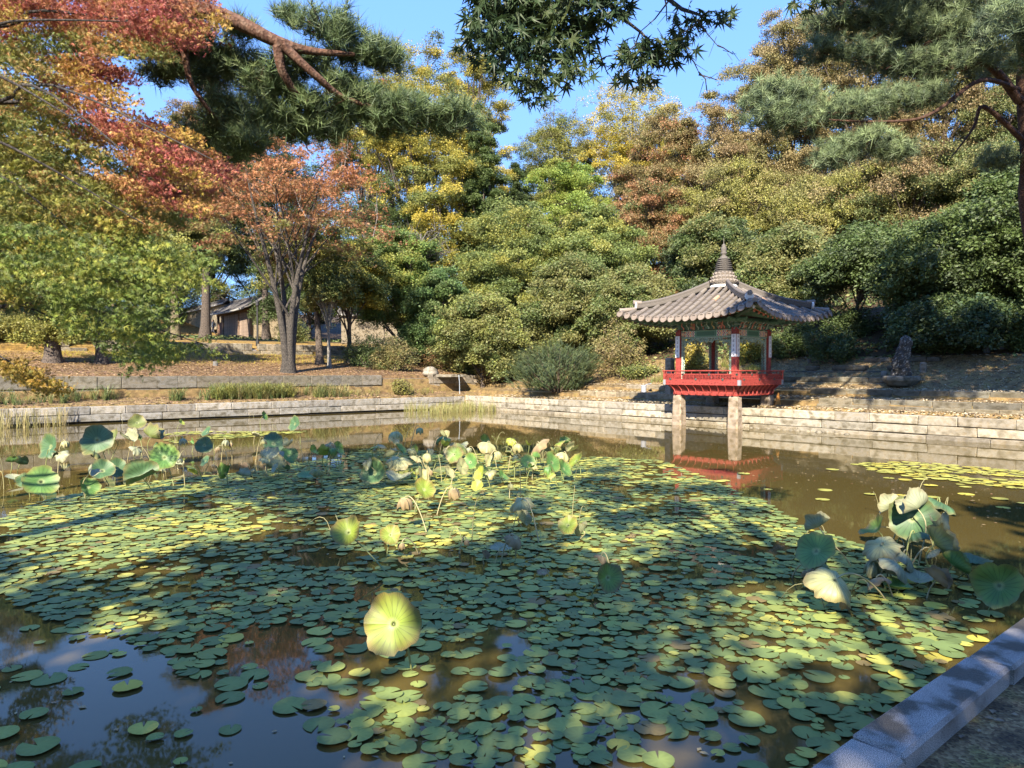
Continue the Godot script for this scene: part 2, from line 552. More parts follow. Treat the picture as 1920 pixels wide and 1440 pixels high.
func build_walls():
	rng.seed = 21
	var na := -AX
	var nb := -BX
	var grey_stone := Color(0.36, 0.335, 0.285)
	# the bank with the pavilion: a low plinth, a middle course, a coping
	stone_wall("pond_wall", "pale cut stone wall of the pond bank under the red pavilion", ab(PA1, 1.0), BX, na, PB1 - 1.0, [[-0.6, 0.74, 0.1, 1.5], [0.155, 0.29, 0.0, 1.7], [0.455, 0.31, 0.01, 1.6]], Color(0.56, 0.52, 0.44), 0.42)
	stone_wall("pond_wall", "grey cut stone wall of the pond bank below the grassy ledge", ab(PA0, PB1), AX, nb, PA1 - PA0 - 0.1, [[-0.6, 0.62, -0.12, 1.4], [0.07, 0.31, 0.0, 1.8], [0.39, 0.33, 0.015, 1.5]], Color(0.46, 0.445, 0.41), 0.42)
	stone_wall("terrace_wall", "weathered two course wall holding up the leaf covered terrace", ab(PA0 - 4.0, 37.0), AX, nb, 28.0, [[0.9, 0.5, 0.0, 1.3], [1.41, 0.58, 0.05, 1.2]], Color(0.25, 0.235, 0.2), 0.4)
	stone_wall("terrace_wall", "short wall section beside the water spout with an upright joint stone", ab(24.15, 37.0), AX, nb, 5.6, [[0.6, 0.42, 0.0, 0.9], [1.03, 0.42, 0.0, 0.9], [1.46, 0.54, 0.03, 0.9]], Color(0.36, 0.32, 0.27), 0.4)
	# steps of stone up the slope, right of the pavilion
	stone_wall("terrace_step", "lowest mossy stone step right of the pavilion", ab(27.02, 1.0), BX, na, 12.6, [[0.76, 0.2, 0.12, 1.3], [0.93, 0.25, 0.0, 1.1]], Color(0.27, 0.245, 0.19), 0.35)
	stone_wall("terrace_step", "second stone step carrying the round basin", ab(28.22, 1.0), BX, na, 13.6, [[1.18, 0.34, 0.0, 1.2]], Color(0.26, 0.24, 0.185), 0.35)
	stone_wall("terrace_step", "long mossy slab step behind the pavilion railing", ab(29.9, 11.8), BX, na, 5.2, [[1.55, 0.2, 0.1, 0.9], [1.76, 0.22, 0.0, 1.3]], Color(0.29, 0.265, 0.2), 0.4)
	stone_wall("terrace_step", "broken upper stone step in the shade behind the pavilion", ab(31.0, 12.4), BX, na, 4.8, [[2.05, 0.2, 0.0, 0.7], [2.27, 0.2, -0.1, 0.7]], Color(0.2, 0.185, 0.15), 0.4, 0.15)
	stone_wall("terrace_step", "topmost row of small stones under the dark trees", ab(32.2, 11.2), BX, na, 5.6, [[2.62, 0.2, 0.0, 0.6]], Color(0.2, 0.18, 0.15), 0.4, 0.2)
	# left of the pavilion
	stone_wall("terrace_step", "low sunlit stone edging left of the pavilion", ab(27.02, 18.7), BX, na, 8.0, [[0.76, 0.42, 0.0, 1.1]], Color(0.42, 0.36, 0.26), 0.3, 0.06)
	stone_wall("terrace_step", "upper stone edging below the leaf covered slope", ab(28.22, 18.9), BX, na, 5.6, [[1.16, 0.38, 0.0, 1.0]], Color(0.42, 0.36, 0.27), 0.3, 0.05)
	# low rough wall below the old gate
	stone_wall("field_stone_wall", "low rough stone wall at the back of the leafy terrace", ab(6.0, 50.0), AX, nb, 24.0, [[3.2, 0.48, 0.06, 0.7], [3.69, 0.48, 0.0, 0.6]], Color(0.4, 0.36, 0.29), 0.4, 0.12)
	# near kerb of granite
	var kerb := thing("granite_kerb", "speckled granite coping along the near edge of the pond", "kerb", ab(-6.0, PB0))
	var x := -6.0
	var cuts := [-2.9, -0.85, 1.15, 2.95, 4.25, 6.1, 7.9, 9.8, 11.6, 13.5, 15.4, 17.3, 19.2, 21.2, 23.2, 25.1]
	var k := 0
	for c in cuts:
		var top := 0.70 + rnd(-0.006, 0.006)
		block(kerb, ab(x + 0.004, PB0 - 0.01 + rnd(-0.008, 0.008), 0.40), AX, BX, c - x - 0.014, top - 0.40, 0.205, grey(rnd(0.46, 0.56)) * Color(1, 0.92, 0.82), M.granite, 0.016, 0.007)
		x = c
		k += 1
	stone_wall("pond_wall", "near pond wall beneath the granite coping", ab(-6.0, PB0 - 0.035), AX, BX, 31.0, [[-0.6, 0.66, 0.0, 1.4], [0.065, 0.33, 0.0, 1.3]], grey_stone * 0.7, 0.3)
	stone_wall("pond_wall", "side pond wall below the overhanging maples", ab(PA0, PB0 - 0.3), BX, AX, PB1 - PB0 + 0.2, [[-0.6, 0.66, 0.0, 1.4], [0.07, 0.3, 0.0, 1.3], [0.38, 0.3, 0.0, 1.3]], grey_stone, 0.3)

# ---------------------------------------------------------------- the pavilion
const RE0 := 2.95
func eave_r(z: float) -> float:
	return RE0 + 0.2 * pow(minf(absf(z) / 3.15, 1.0), 2.0)

func roof_h(x: float, z: float) -> float:   # x: distance from the middle towards this side's eave, z: along the eave
	var re := eave_r(z)
	var t := clampf((re - x) / (re - 0.35), 0.0, 1.0)
	return 4.28 + 1.44 * (0.82 * t + 0.18 * t * t) + 0.42 * pow(minf(absf(z), x) / 3.15, 2.6)

func side_pt(k: int, x: float, y: float, z: float) -> Vector3:   # side 0 looks to -x, 1 to +z, 2 to +x, 3 to -z
	return Vector3(-x, y, z).rotated(Vector3.UP, k * PI / 2)

func glyph_tex(seed_at: int, count: int) -> ImageTexture:   # brush characters on a pale board
	var r := RandomNumberGenerator.new()
	r.seed = seed_at
	var w := 48
	var h := 208
	var im := Image.create(w, h, false, Image.FORMAT_RGB8)
	im.fill(Color(0.86, 0.86, 0.88))
	var ink := Color(0.3, 0.31, 0.36)
	for i in count:
		var cy := int(h * (i + 0.5) / count)
		for s in 4:
			var y := cy - 12 + s * 7 + r.randi_range(-1, 1)
			var l := r.randi_range(9, 22)
			im.fill_rect(Rect2i(w / 2 - l / 2 + r.randi_range(-2, 2), y, l, 2), ink)
		for s in 2:
			var x := w / 2 + r.randi_range(-9, 8)
			var l := r.randi_range(12, 24)
			im.fill_rect(Rect2i(x, cy - l / 2, 2, l), ink)
		for s in 10:
			im.fill_rect(Rect2i(w / 2 - 10 + s, cy + 2 + s, 2, 2), ink)
	for x in w:
		for y in h:
			if x < 2 or x >= w - 2 or y < 2 or y >= h - 2:
				im.set_pixel(x, y, Color(0.72, 0.72, 0.74))
	return ImageTexture.create_from_image(im)

func beam_tex() -> ImageTexture:   # painted beam: a plain green field between bands of chevrons and lotus rounds
	var w := 512
	var h := 64
	var im := Image.create(w, h, false, Image.FORMAT_RGB8)
	var green := Color(0.27, 0.41, 0.34)
	im.fill(green)
	var bands := [Color(0.85, 0.45, 0.35), Color(0.87, 0.84, 0.74), Color(0.2, 0.42, 0.36), Color(0.87, 0.84, 0.74), Color(0.8, 0.4, 0.3), Color(0.28, 0.33, 0.58), Color(0.87, 0.84, 0.74), Color(0.88, 0.62, 0.3)]
	for y in h:
		for x in w:
			var e := mini(x, w - 1 - x)
			var c := green
			if e > 40 and e < 150:
				var q := e - 40 + int(8.0 * cos(float(y) / h * TAU * 2.0))
				c = bands[clampi(q / 7, 0, 63) % 8]
				if e > 142: c = Color(0.55, 0.72, 0.62)
			elif e <= 40:
				c = Color(0.5, 0.42, 0.33)
				var d := Vector2(e - 20, y - 32).length()
				if d < 8: c = Color(0.85, 0.75, 0.5)
				elif d < 14: c = Color(0.76, 0.42, 0.34)
				elif d < 17: c = Color(0.85, 0.84, 0.74)
			else:
				if e > 160 and e < 164 or (e > 160 and (y > 8 and y < 11 or y > 53 and y < 56)): c = Color(0.5, 0.67, 0.58)
			if y < 4 or y > 59: c = Color(0.55, 0.66, 0.57)
			im.set_pixel(x, y, c)
	return ImageTexture.create_from_image(im)

func face_mat(tex: Texture2D, rough := 0.7) -> StandardMaterial3D:
	var m := StandardMaterial3D.new()
	m.albedo_texture = tex
	m.roughness = rough
	return m

func scroll(mb: MB, a: Vector3, along: Vector3, out: Vector3, count: int, pitch: float, size: float, rad: float):   # a row of curling volutes
	for i in count:
		var pts := []
		var o := a + along * (i * pitch)
		for k in 12:
			var t := float(k) / 11.0
			var an := -0.5 * PI + t * TAU * 1.15
			var r := size * (1.0 - 0.68 * t)
			pts.append(o + along * (cos(an) * r + pitch * 0.5) + out * (sin(an) * r))
		mb.tube(pts, taper(rad, rad * 0.7, 12), 4)

func build_pavilion():
	rng.seed = 31
	var p := thing("pavilion", "small red pavilion with grey tiled pyramid roof standing half in the pond", "pavilion", ab(25.52, 16.97))
	p.rotation.y = atan2(0.640, 0.768) + deg_to_rad(3.0)
	var red := Color(0.33, 0.048, 0.038)
	var dred := Color(0.25, 0.035, 0.03)
	var green := Color(0.12, 0.235, 0.17)
	var pale := Color(0.46, 0.60, 0.50)
	var salmon := Color(0.74, 0.28, 0.2)
	var hs := 1.275
	# stone pillars in the water, low stones on the land
	for s in [[-1, -1], [-1, 1], [1, -1], [1, 1]]:
		var b := MB.new()
		b.col = Color(0.46, 0.38, 0.30)
		var q := []
		var bot := -0.65 if s[0] < 0 else 0.6
		for i in 8:
			var w := 0.25 if (i >> 1) & 1 == 0 else 0.195
			q.append(Vector3(s[0] * hs + w * ((i & 1) * 2 - 1), bot if (i >> 1) & 1 == 0 else 1.24, s[1] * hs + w * (((i >> 2) & 1) * 2 - 1)))
		b.hexa(q, 0.05)
		part(p, "stone_pillar", b.mesh(), M.stone)
	# deck: bottom beams, the flaring underside with its ribs, the fascia
	for k in 4:
		var b := MB.new()
		b.col = red
		b.box(Transform3D(Basis(Vector3.UP, k * PI / 2), side_pt(k, 1.38, 1.335, 0)), Vector3(0.12, 0.17, 2.64 + (0.24 if k % 2 else 0.0)), 0.008)
		part(p, "bottom_beam", b.mesh(), M.paint)
		b = MB.new()
		b.col = dred
		b.quad(side_pt(k, 1.44, 1.42, -1.44), side_pt(k, 1.44, 1.42, 1.44), side_pt(k, 1.62, 1.665, 1.62), side_pt(k, 1.62, 1.665, -1.62))
		b.quad(side_pt(k, 1.60, 1.665, 1.60), side_pt(k, 1.40, 1.42, 1.40), side_pt(k, 1.40, 1.42, -1.40), side_pt(k, 1.60, 1.665, -1.60))
		part(p, "flared_board", b.mesh(), M.paint)
		for i in 9:
			b = MB.new()
			b.col = red
			var z := -1.28 + 2.56 * i / 8.0
			var f := 1.0 + 0.1 * absf(z) / 1.3
			var pts := []
			for t in [[1.455, 1.28], [1.50, 1.30], [1.51, 1.38], [1.50, 1.45], [1.545, 1.53], [1.62, 1.60], [1.68, 1.652]]:
				pts.append(side_pt(k, t[0], t[1], z * lerpf(1.0, 1.12, (t[1] - 1.28) / 0.37)))
			b.tube(pts, [0.03, 0.045, 0.03, 0.026, 0.024, 0.024, 0.022], 6)
			part(p, "rib", b.mesh(), M.paint)
		b = MB.new()
		b.col = red
		b.box(Transform3D(Basis(Vector3.UP, k * PI / 2), side_pt(k, 1.675, 1.77, 0)), Vector3(0.07, 0.21, 3.36 + (0.065 if k % 2 else -0.07)), 0.006)
		part(p, "fascia", b.mesh(), M.paint)
		# railing: lower rail, pierced panels, short struts, top rail
		b = MB.new()
		b.col = red
		b.box(Transform3D(Basis(Vector3.UP, k * PI / 2), side_pt(k, 1.70, 2.10, 0)), Vector3(0.045, 0.035, 3.44), 0.004)
		part(p, "middle_rail", b.mesh(), M.paint)
		b = MB.new()
		b.col = red
		b.tube([side_pt(k, 1.73, 2.235, -1.78), side_pt(k, 1.73, 2.235, 1.78)], [0.026, 0.026], 8)
		part(p, "top_rail", b.mesh(), M.paint)
	var unit := MB.new()
	unit.col = red
	for bx in [[-0.1, 0.0, 0.026, 0.2], [0.0, 0.09, 0.2, 0.022], [0.0, -0.09, 0.2, 0.022], [-0.03, 0.058, 0.016, 0.05], [0.03, 0.058, 0.016, 0.05], [-0.03, -0.058, 0.016, 0.05], [0.03, -0.058, 0.016, 0.05], [0.0, 0.034, 0.078, 0.016], [0.0, -0.034, 0.078, 0.016], [-0.036, 0.0, 0.016, 0.06], [0.036, 0.0, 0.016, 0.06], [-0.066, 0.0, 0.05, 0.016], [0.066, 0.0, 0.05, 0.016]]:
		unit.box(T(Vector3(0, bx[1], bx[0])), Vector3(0.024 + absf(bx[0]) * 0.02, bx[3], bx[2]))
	var um := unit.mesh()
	var strut := MB.new()
	strut.col = red
	strut.lathe([Vector2(0.012, 0), Vector2(0.024, 0.02), Vector2(0.012, 0.04), Vector2(0.016, 0.105)], 6, Transform3D())
	var sm := strut.mesh()
	var rose := MB.new()
	rose.col = Color(0.06, 0.1, 0.085)
	for an in 5:
		rose.box(Transform3D(Basis(Vector3.RIGHT, an * PI / 5), Vector3.ZERO), Vector3(0.02, 0.085, 0.024))
	var rm := rose.mesh()
	for k in 4:
		for i in 17:
			var o := part(p, "lattice_panel", um, M.paint)
			o.transform = Transform3D(Basis(Vector3.UP, k * PI / 2), side_pt(k, 1.70, 1.987, -1.6 + i * 0.2))
			if i % 2 == 0:
				o = part(p, "rail_strut", sm, M.paint)
				o.position = side_pt(k, 1.715, 2.115, -1.6 + i * 0.2)
			if i % 3 == 1:
				o = part(p, "rosette", rm, M.paint)
				o.transform = Transform3D(Basis(Vector3.UP, k * PI / 2), side_pt(k, 1.725, 1.90 if i % 2 else 2.09, -1.6 + i * 0.2))
	for s in [[-1, -1], [-1, 1], [1, -1], [1, 1]]:
		var b := MB.new()
		b.col = red
		b.box(T(Vector3(s[0] * 1.70, 2.06, s[1] * 1.70)), Vector3(0.09, 0.38, 0.09), 0.008)
		part(p, "corner_post", b.mesh(), M.paint)
		b = MB.new()
		b.col = Color(0.22, 0.23, 0.25)
		b.box(T(Vector3(s[0] * 1.69, 1.775, s[1] * 1.69)), Vector3(0.11, 0.212, 0.11), 0.006)
		part(p, "corner_plate", b.mesh(), M.plain)
	var b := MB.new()
	b.col = Color(0.2, 0.12, 0.08)
	b.box(T(Vector3(0, 1.74, 0)), Vector3(3.28, 0.1, 3.28))
	part(p, "floor", b.mesh(), M.wood)
	# columns, plaques
	var n := 0
	for s in [[-1, -1], [-1, 1], [1, 1], [1, -1]]:
		b = MB.new()
		b.col = red
		b.box(T(Vector3(s[0] * hs, 2.86, s[1] * hs)), Vector3(0.22, 2.14, 0.22), 0.012)
		var col := part(p, "column", b.mesh(), M.paint)
		for face in 2:
			var nrm := Vector3(s[0], 0, 0) if face == 0 else Vector3(0, 0, s[1])
			b = MB.new()
			var mid := Vector3(s[0] * hs, 3.225, s[1] * hs) + nrm * 0.125
			var side := Vector3.UP.cross(nrm)
			b.col = Color(0.72, 0.72, 0.74)
			b.box(Transform3D(Basis(side, Vector3.UP, nrm), mid - nrm * 0.004), Vector3(0.2, 0.88, 0.02), 0.003)
			var pq := part(col, "plaque", b.mesh(), M.plain)
			b = MB.new()
			var f := mid + nrm * 0.0085
			b.quad(f - side * 0.094 - Vector3.UP * 0.434, f + side * 0.094 - Vector3.UP * 0.434, f + side * 0.094 + Vector3.UP * 0.434, f - side * 0.094 + Vector3.UP * 0.434)
			part(col, "plaque_writing", b.mesh(), face_mat(glyph_tex(100 + n, 5)))
			n += 1
	# painted beams with curling fretwork below and beside
	var bt := face_mat(beam_tex(), 0.65)
	for k in 4:
		b = MB.new()
		b.col = green
		b.box(Transform3D(Basis(Vector3.UP, k * PI / 2), side_pt(k, hs, 3.73, 0)), Vector3(0.11, 0.28, 2.32), 0.006)
		var beam := part(p, "beam", b.mesh(), M.paint)
		b = MB.new()
		for o in [0.058, -0.058]:
			var e := [side_pt(k, hs + o, 3.60, -1.15), side_pt(k, hs + o, 3.60, 1.15), side_pt(k, hs + o, 3.86, 1.15), side_pt(k, hs + o, 3.86, -1.15)]
			if o > 0: b.quad(e[0], e[1], e[2], e[3])
			else: b.quad(e[1], e[0], e[3], e[2])
		part(beam, "painted_pattern", b.mesh(), bt)
		b = MB.new()
		b.col = Color(0.36, 0.46, 0.37)
		var zz := side_pt(k, 0, 0, 1).normalized()
		b.box(Transform3D(Basis(Vector3.UP, k * PI / 2), side_pt(k, hs, 3.565, 0)), Vector3(0.035, 0.035, 2.3))
		for q in [-1.0, 1.0]:   # the curls hang lowest at the columns and rise to the middle
			for i in 9:
				var fx := float(i) / 8.0
				scroll(b, side_pt(k, hs, 3.50 - 0.05 * sin(fx * 9.0) - 0.08 * (1.0 - fx) + 0.02, q * (1.08 - fx * 1.02)), -zz * q, Vector3.DOWN, 1, 0.03, 0.07, 0.028)
				if i % 2 == 0:
					scroll(b, side_pt(k, hs, 3.42 - 0.14 * pow(1.0 - fx, 2.0), q * (1.04 - fx * 1.0)), -zz * q, Vector3.UP, 1, 0.03, 0.05, 0.022)
			for i in 12:
				var y := 3.38 - i * 0.112
				scroll(b, side_pt(k, hs, y, q * (1.06 + 0.015 * (i % 2))), Vector3.DOWN, -zz * q, 1, 0.04, 0.064, 0.026)
		var fret := part(p, "scroll_fretwork", b.mesh(), M.paint)
		b = MB.new()
		b.col = Color(0.52, 0.56, 0.46)
		for q in [-1.0, 1.0]:
			b.box(Transform3D(Basis(Vector3.UP, k * PI / 2), side_pt(k, hs, 2.70, q * 1.135)), Vector3(0.03, 1.72, 0.035))
		part(fret, "fretwork_strip", b.mesh(), M.paint)
	# brackets: carved wing arms at the columns and small painted supports between them
	for k in 4:
		for q in [-1.0, -0.5, 0.0, 0.5, 1.0]:
			b = MB.new()
			b.col = pale * 0.62
			for lev in 3:
				var y0 := 3.90 + lev * 0.125
				var reach := 0.26 + lev * 0.13
				var pts := []
				for i in 9:
					var t := i / 8.0
					pts.append(side_pt(k, hs - 0.06 + reach * t, y0 + 0.07 * sin(t * 5.2) * t + 0.03 * t, q * hs * (1.0 + 0.04 * t)))
				b.tube(pts, taper(0.05, 0.018, 9), 5)
			part(p, "bracket_arm", b.mesh(), M.paint)
			b = MB.new()
			b.col = salmon if absf(q) == 0.5 else green
			b.box(Transform3D(Basis(Vector3.UP, k * PI / 2), side_pt(k, hs, 4.03, q * hs * 0.98)), Vector3(0.14, 0.26, 0.2 if absf(q) < 1.0 else 0.15), 0.03)
			part(p, "bracket_block", b.mesh(), M.paint)
		b = MB.new()
		b.col = green * 0.8
		b.box(Transform3D(Basis(Vector3.UP, k * PI / 2), side_pt(k, hs - 0.02, 4.02, 0)), Vector3(0.04, 0.24, 2.44))
		part(p, "backing_board", b.mesh(), M.paint)
		for i in 10:   # painted flame shapes in front of the board
			b = MB.new()
			b.col = [salmon, pale, Color(0.55, 0.42, 0.2), pale][i % 4]
			var z := -1.05 + i * 0.233
			var pts := []
			for j in 6: pts.append(side_pt(k, hs + 0.03 + j * 0.035, 3.92 + j * 0.055, z + 0.035 * sin(j * 1.7)))
			b.tube(pts, taper(0.03, 0.014, 6), 5)
			part(p, "carved_support", b.mesh(), M.paint)
		b = MB.new()
		b.col = green
		b.tube([side_pt(k, hs, 4.24, -1.75), side_pt(k, hs, 4.24, 1.75)], [0.095, 0.095], 10)
		part(p, "purlin", b.mesh(), M.paint)
		# rafters in two tiers
		for i in 15:
			var z := -2.45 + i * 0.35
			var ex := 2.5
			var zi := z * 0.55
			var ye := roof_h(ex, minf(absf(z), ex)) - 0.235
			var yi := 4.52
			b = MB.new()
			b.col = green
			var e := side_pt(k, ex, ye, z)
			var s := side_pt(k, 1.0, yi, zi)
			b.tube([s, e], [0.052, 0.052], 8)
			b.col = Color(0.08, 0.2, 0.14)
			var dir := (e - s).normalized()
			b.tube([e - dir * 0.22, e - dir * 0.16], [0.056, 0.056], 8, false)
			var rf := part(p, "rafter", b.mesh(), M.paint)
			b = MB.new()
			b.col = Color(0.72, 0.27, 0.2)
			b.tube([e, e + dir * 0.006], [0.05, 0.05], 8)
			part(rf, "painted_end", b.mesh(), M.paint)
			b = MB.new()
			b.col = green
			var e2 := side_pt(k, 2.86, roof_h(2.86, minf(absf(z) * 1.1, 2.86)) - 0.135, z * 1.1)
			var s2 := side_pt(k, 2.2, roof_h(2.2, minf(absf(z), 2.2)) - 0.12, z * 0.95)
			b.tube([s2, e2], [0.034, 0.032], 4)
			part(p, "flying_rafter", b.mesh(), M.paint)
			b = MB.new()
			b.col = Color(0.7, 0.72, 0.66)
			b.tube([e2, e2 + (e2 - s2).normalized() * 0.006], [0.028, 0.028], 4)
			part(p, "flying_rafter_end", b.mesh(), M.paint)
		# eave boards
		for q in [[2.53, -0.17, 0.02, Color(0.56, 0.14, 0.08)], [2.56, -0.135, 0.018, Color(0.5, 0.55, 0.42)], [2.90, -0.085, 0.03, Color(0.09, 0.19, 0.14)]]:
			b = MB.new()
			b.col = q[3]
			var pts := []
			for i in 17:
				var z: float = (-1.0 + i / 8.0) * (q[0] + 0.04)
				var x: float = q[0] + (eave_r(z) - RE0) * 0.8
				pts.append(side_pt(k, x, roof_h(x, minf(absf(z), x)) + q[1], z))
			b.tube(pts, taper(q[2], q[2], 17), 4)
			part(p, "eave_board", b.mesh(), M.paint)
		# the roof sheet: underside boards and the bed of channel tiles
		for lay in 2:
			b = MB.new()
			b.col = Color(0.07, 0.13, 0.1) if lay else Color(0.13, 0.12, 0.11)
			var rows := []
			for i in 11:
				var row := []
				var x := lerpf(0.3, 1.0, i / 10.0)
				for j in 21:
					var s := -1.0 + j / 10.0
					var re := eave_r(s * 3.15) - 0.03
					var xx := x * re
					row.append(side_pt(k, xx, roof_h(xx, absf(s) * xx) - (0.1 if lay else 0.03), s * xx))
				rows.append(row)
			b.sheet(rows, null, true)
			part(p, "roof_boarding" if lay else "tile_bed", b.mesh(), M.paint if lay else M.tile)
	# cover tiles: each one a piece on the two sides that face the pond, one mesh on the two that face the hill
	for k in 4:
		var rest := MB.new()
		for j in 18:
			var z := -2.89 + j * 0.34
			var xe := eave_r(z)
			var xh := maxf(absf(z) + 0.03, 0.5)
			var len := xe - xh
			var cnt := maxi(1, int(round(len / 0.36)))
			for i in cnt:
				var x0 := xe - len * i / cnt
				var x1 := xe - len * (i + 1) / cnt
				var m := MB.new() if k < 2 else rest
				var tone := rnd(0.75, 1.15)
				m.col = Color(0.22, 0.2, 0.182) * tone
				if rng.randf() < 0.06: m.col = Color(0.52, 0.36, 0.25)
				var g0 := side_pt(k, x0 + 0.02, roof_h(x0, z) - 0.005, z)
				var g1 := side_pt(k, x1, roof_h(x1, z) - 0.005, z)
				m.tube([g0, g1], [0.094, 0.082], 8, true)
				if k < 2: part(p, "roof_tile", m.mesh(), M.tile)
			var mb := MB.new() if k < 2 else rest
			mb.col = Color(0.31, 0.265, 0.23) * rnd(0.85, 1.1)
			var c := side_pt(k, xe + 0.02, roof_h(xe, z) - 0.03, z)
			var nn := (side_pt(k, 1, 0.35, 0)).normalized()
			mb.tube([c, c + nn * 0.035], [0.138, 0.138], 14)
			if k < 2: part(p, "tile_end", mb.mesh(), M.tile)
		if k >= 2: part(p, "roof_tile", rest.mesh(), M.tile, "stuff")
		# channel tile lips between the discs
		var lips := MB.new()
		lips.col = Color(0.12, 0.11, 0.1)
		for j in 17:
			var z := -2.72 + j * 0.34
			var xe := eave_r(z)
			var c := side_pt(k, xe, roof_h(xe, z) - 0.045, z)
			lips.box(Transform3D(Basis(Vector3.UP, k * PI / 2), c), Vector3(0.05, 0.06, 0.2), 0.01)
		part(p, "channel_tile_lips", lips.mesh(), M.tile, "stuff")
		# hip ridge of stacked flat tiles with a rounded cap and a white plastered end
		for lev in 4:
			b = MB.new()
			b.col = Color(0.17, 0.16, 0.15) * (0.85 + 0.1 * (lev % 2))
			var pts := []
			for i in 12:
				var e := lerpf(0.42, 2.52, i / 11.0)
				pts.append(side_pt(k, e, roof_h(e, e) + 0.04 + lev * 0.055 + 0.05 * pow(i / 11.0, 3.0), e))
			b.tube(pts, taper(0.085 - lev * 0.006, 0.085 - lev * 0.006, 12), 8 if lev == 3 else 4)
			part(p, "hip_ridge", b.mesh(), M.tile)
		b = MB.new()
		b.col = Color(0.62, 0.6, 0.56)
		var e := 2.56
		var yb := roof_h(e, e) + 0.17
		var dg := (side_pt(k, 1, 0, 1)).normalized()
		b.tube([side_pt(k, e, yb, e) - dg * 0.05, side_pt(k, e, yb, e) + dg * 0.02], [0.16, 0.16], 12)
		part(p, "plaster_end", b.mesh(), M.plain)
		b = MB.new()
		b.col = Color(0.3, 0.27, 0.24)
		b.tube([side_pt(k, e, yb + 0.13, e) - dg * 0.25, side_pt(k, e, yb + 0.14, e) + dg * 0.09], [0.085, 0.095], 10)
		part(p, "ridge_end_tile", b.mesh(), M.tile)
		b = MB.new()
		for i in 3:
			b.col = Color(0.3, 0.27, 0.24) * (0.9 + 0.1 * i)
			var ee := 2.72 + i * 0.15
			b.tube([side_pt(k, ee - 0.18, roof_h(ee - 0.18, ee - 0.18) + 0.03, ee - 0.18), side_pt(k, ee, roof_h(ee, ee) + 0.03, ee)], [0.085, 0.1], 10)
		part(p, "corner_tile", b.mesh(), M.tile)
		# the great corner rafter with its painted head
		b = MB.new()
		b.col = Color(0.07, 0.14, 0.11)
		var cr0 := side_pt(k, 1.2, 4.36, 1.2)
		var cr1 := side_pt(k, 2.92, roof_h(2.92, 2.92) - 0.2, 2.92)
		b.tube([cr0, cr1], [0.1, 0.085], 4)
		part(p, "corner_rafter", b.mesh(), M.paint)
		b = MB.new()
		b.col = Color(0.55, 0.56, 0.52)
		b.tube([cr1, cr1 + dg * 0.05], [0.085, 0.08], 4)
		part(p, "corner_rafter_head", b.mesh(), M.paint)
	# crown of the roof
	b = MB.new()
	b.col = Color(0.6, 0.58, 0.54)
	b.lathe([Vector2(0.0, 5.62), Vector2(0.55, 5.62), Vector2(0.57, 5.7), Vector2(0.5, 5.8), Vector2(0.0, 5.84)], 20, Transform3D())
	part(p, "plaster_ring", b.mesh(), M.plain)
	b = MB.new()
	b.col = Color(0.2, 0.185, 0.17)
	b.lathe([Vector2(0.55, 5.79), Vector2(0.56, 5.86), Vector2(0.44, 6.08), Vector2(0.35, 6.3), Vector2(0.0, 6.34)], 20, Transform3D())
	var top := part(p, "crown_drum", b.mesh(), M.tile)
	var disc := MB.new()
	disc.col = Color(0.31, 0.28, 0.25)
	disc.tube([Vector3(-0.16, 0.1, 0), Vector3(0.03, 0, 0)], [0.06, 0.068], 10)
	var dm := disc.mesh()
	for row in 3:
		var cnt: int = [22, 18, 14][row]
		for i in cnt:
			var o := part(top, "crown_tile", dm, M.tile)
			var an := TAU * (i + row * 0.5) / cnt
			o.transform = Transform3D(Basis(Vector3.UP, an), Vector3(cos(an), 0, -sin(an)) * (0.57 - row * 0.09) + Vector3.UP * (5.88 + row * 0.16))
	b = MB.new()
	b.col = Color(0.235, 0.22, 0.21)
	b.col = Color(0.16, 0.15, 0.145)
	var prof := []
	for i in 7:   # stacked rings, each with a sharp lip
		var y := 6.3 + i * 0.085
		var r := lerpf(0.37, 0.25, pow(i / 6.0, 1.6))
		prof += [Vector2(r - 0.055, y), Vector2(r, y + 0.02), Vector2(r, y + 0.045), Vector2(r - 0.06, y + 0.06)]
	prof += [Vector2(0.15, 6.9), Vector2(0.17, 6.93), Vector2(0.1, 6.97), Vector2(0.075, 7.02), Vector2(0.125, 7.06), Vector2(0.13, 7.12), Vector2(0.09, 7.15), Vector2(0.12, 7.22), Vector2(0.11, 7.33), Vector2(0.07, 7.38), Vector2(0.09, 7.41), Vector2(0.04, 7.46), Vector2(0.016, 7.49), Vector2(0.012, 7.7), Vector2(0.0, 7.72)]
	b.lathe(prof, 14, Transform3D())
	part(p, "finial", b.mesh(), M.tile)
	b = MB.new()
	b.col = Color(0.12, 0.09, 0.07)
	b.box(T(Vector3(0, 4.46, 0)), Vector3(2.4, 0.04, 2.4))
	part(p, "ceiling", b.mesh(), M.wood)

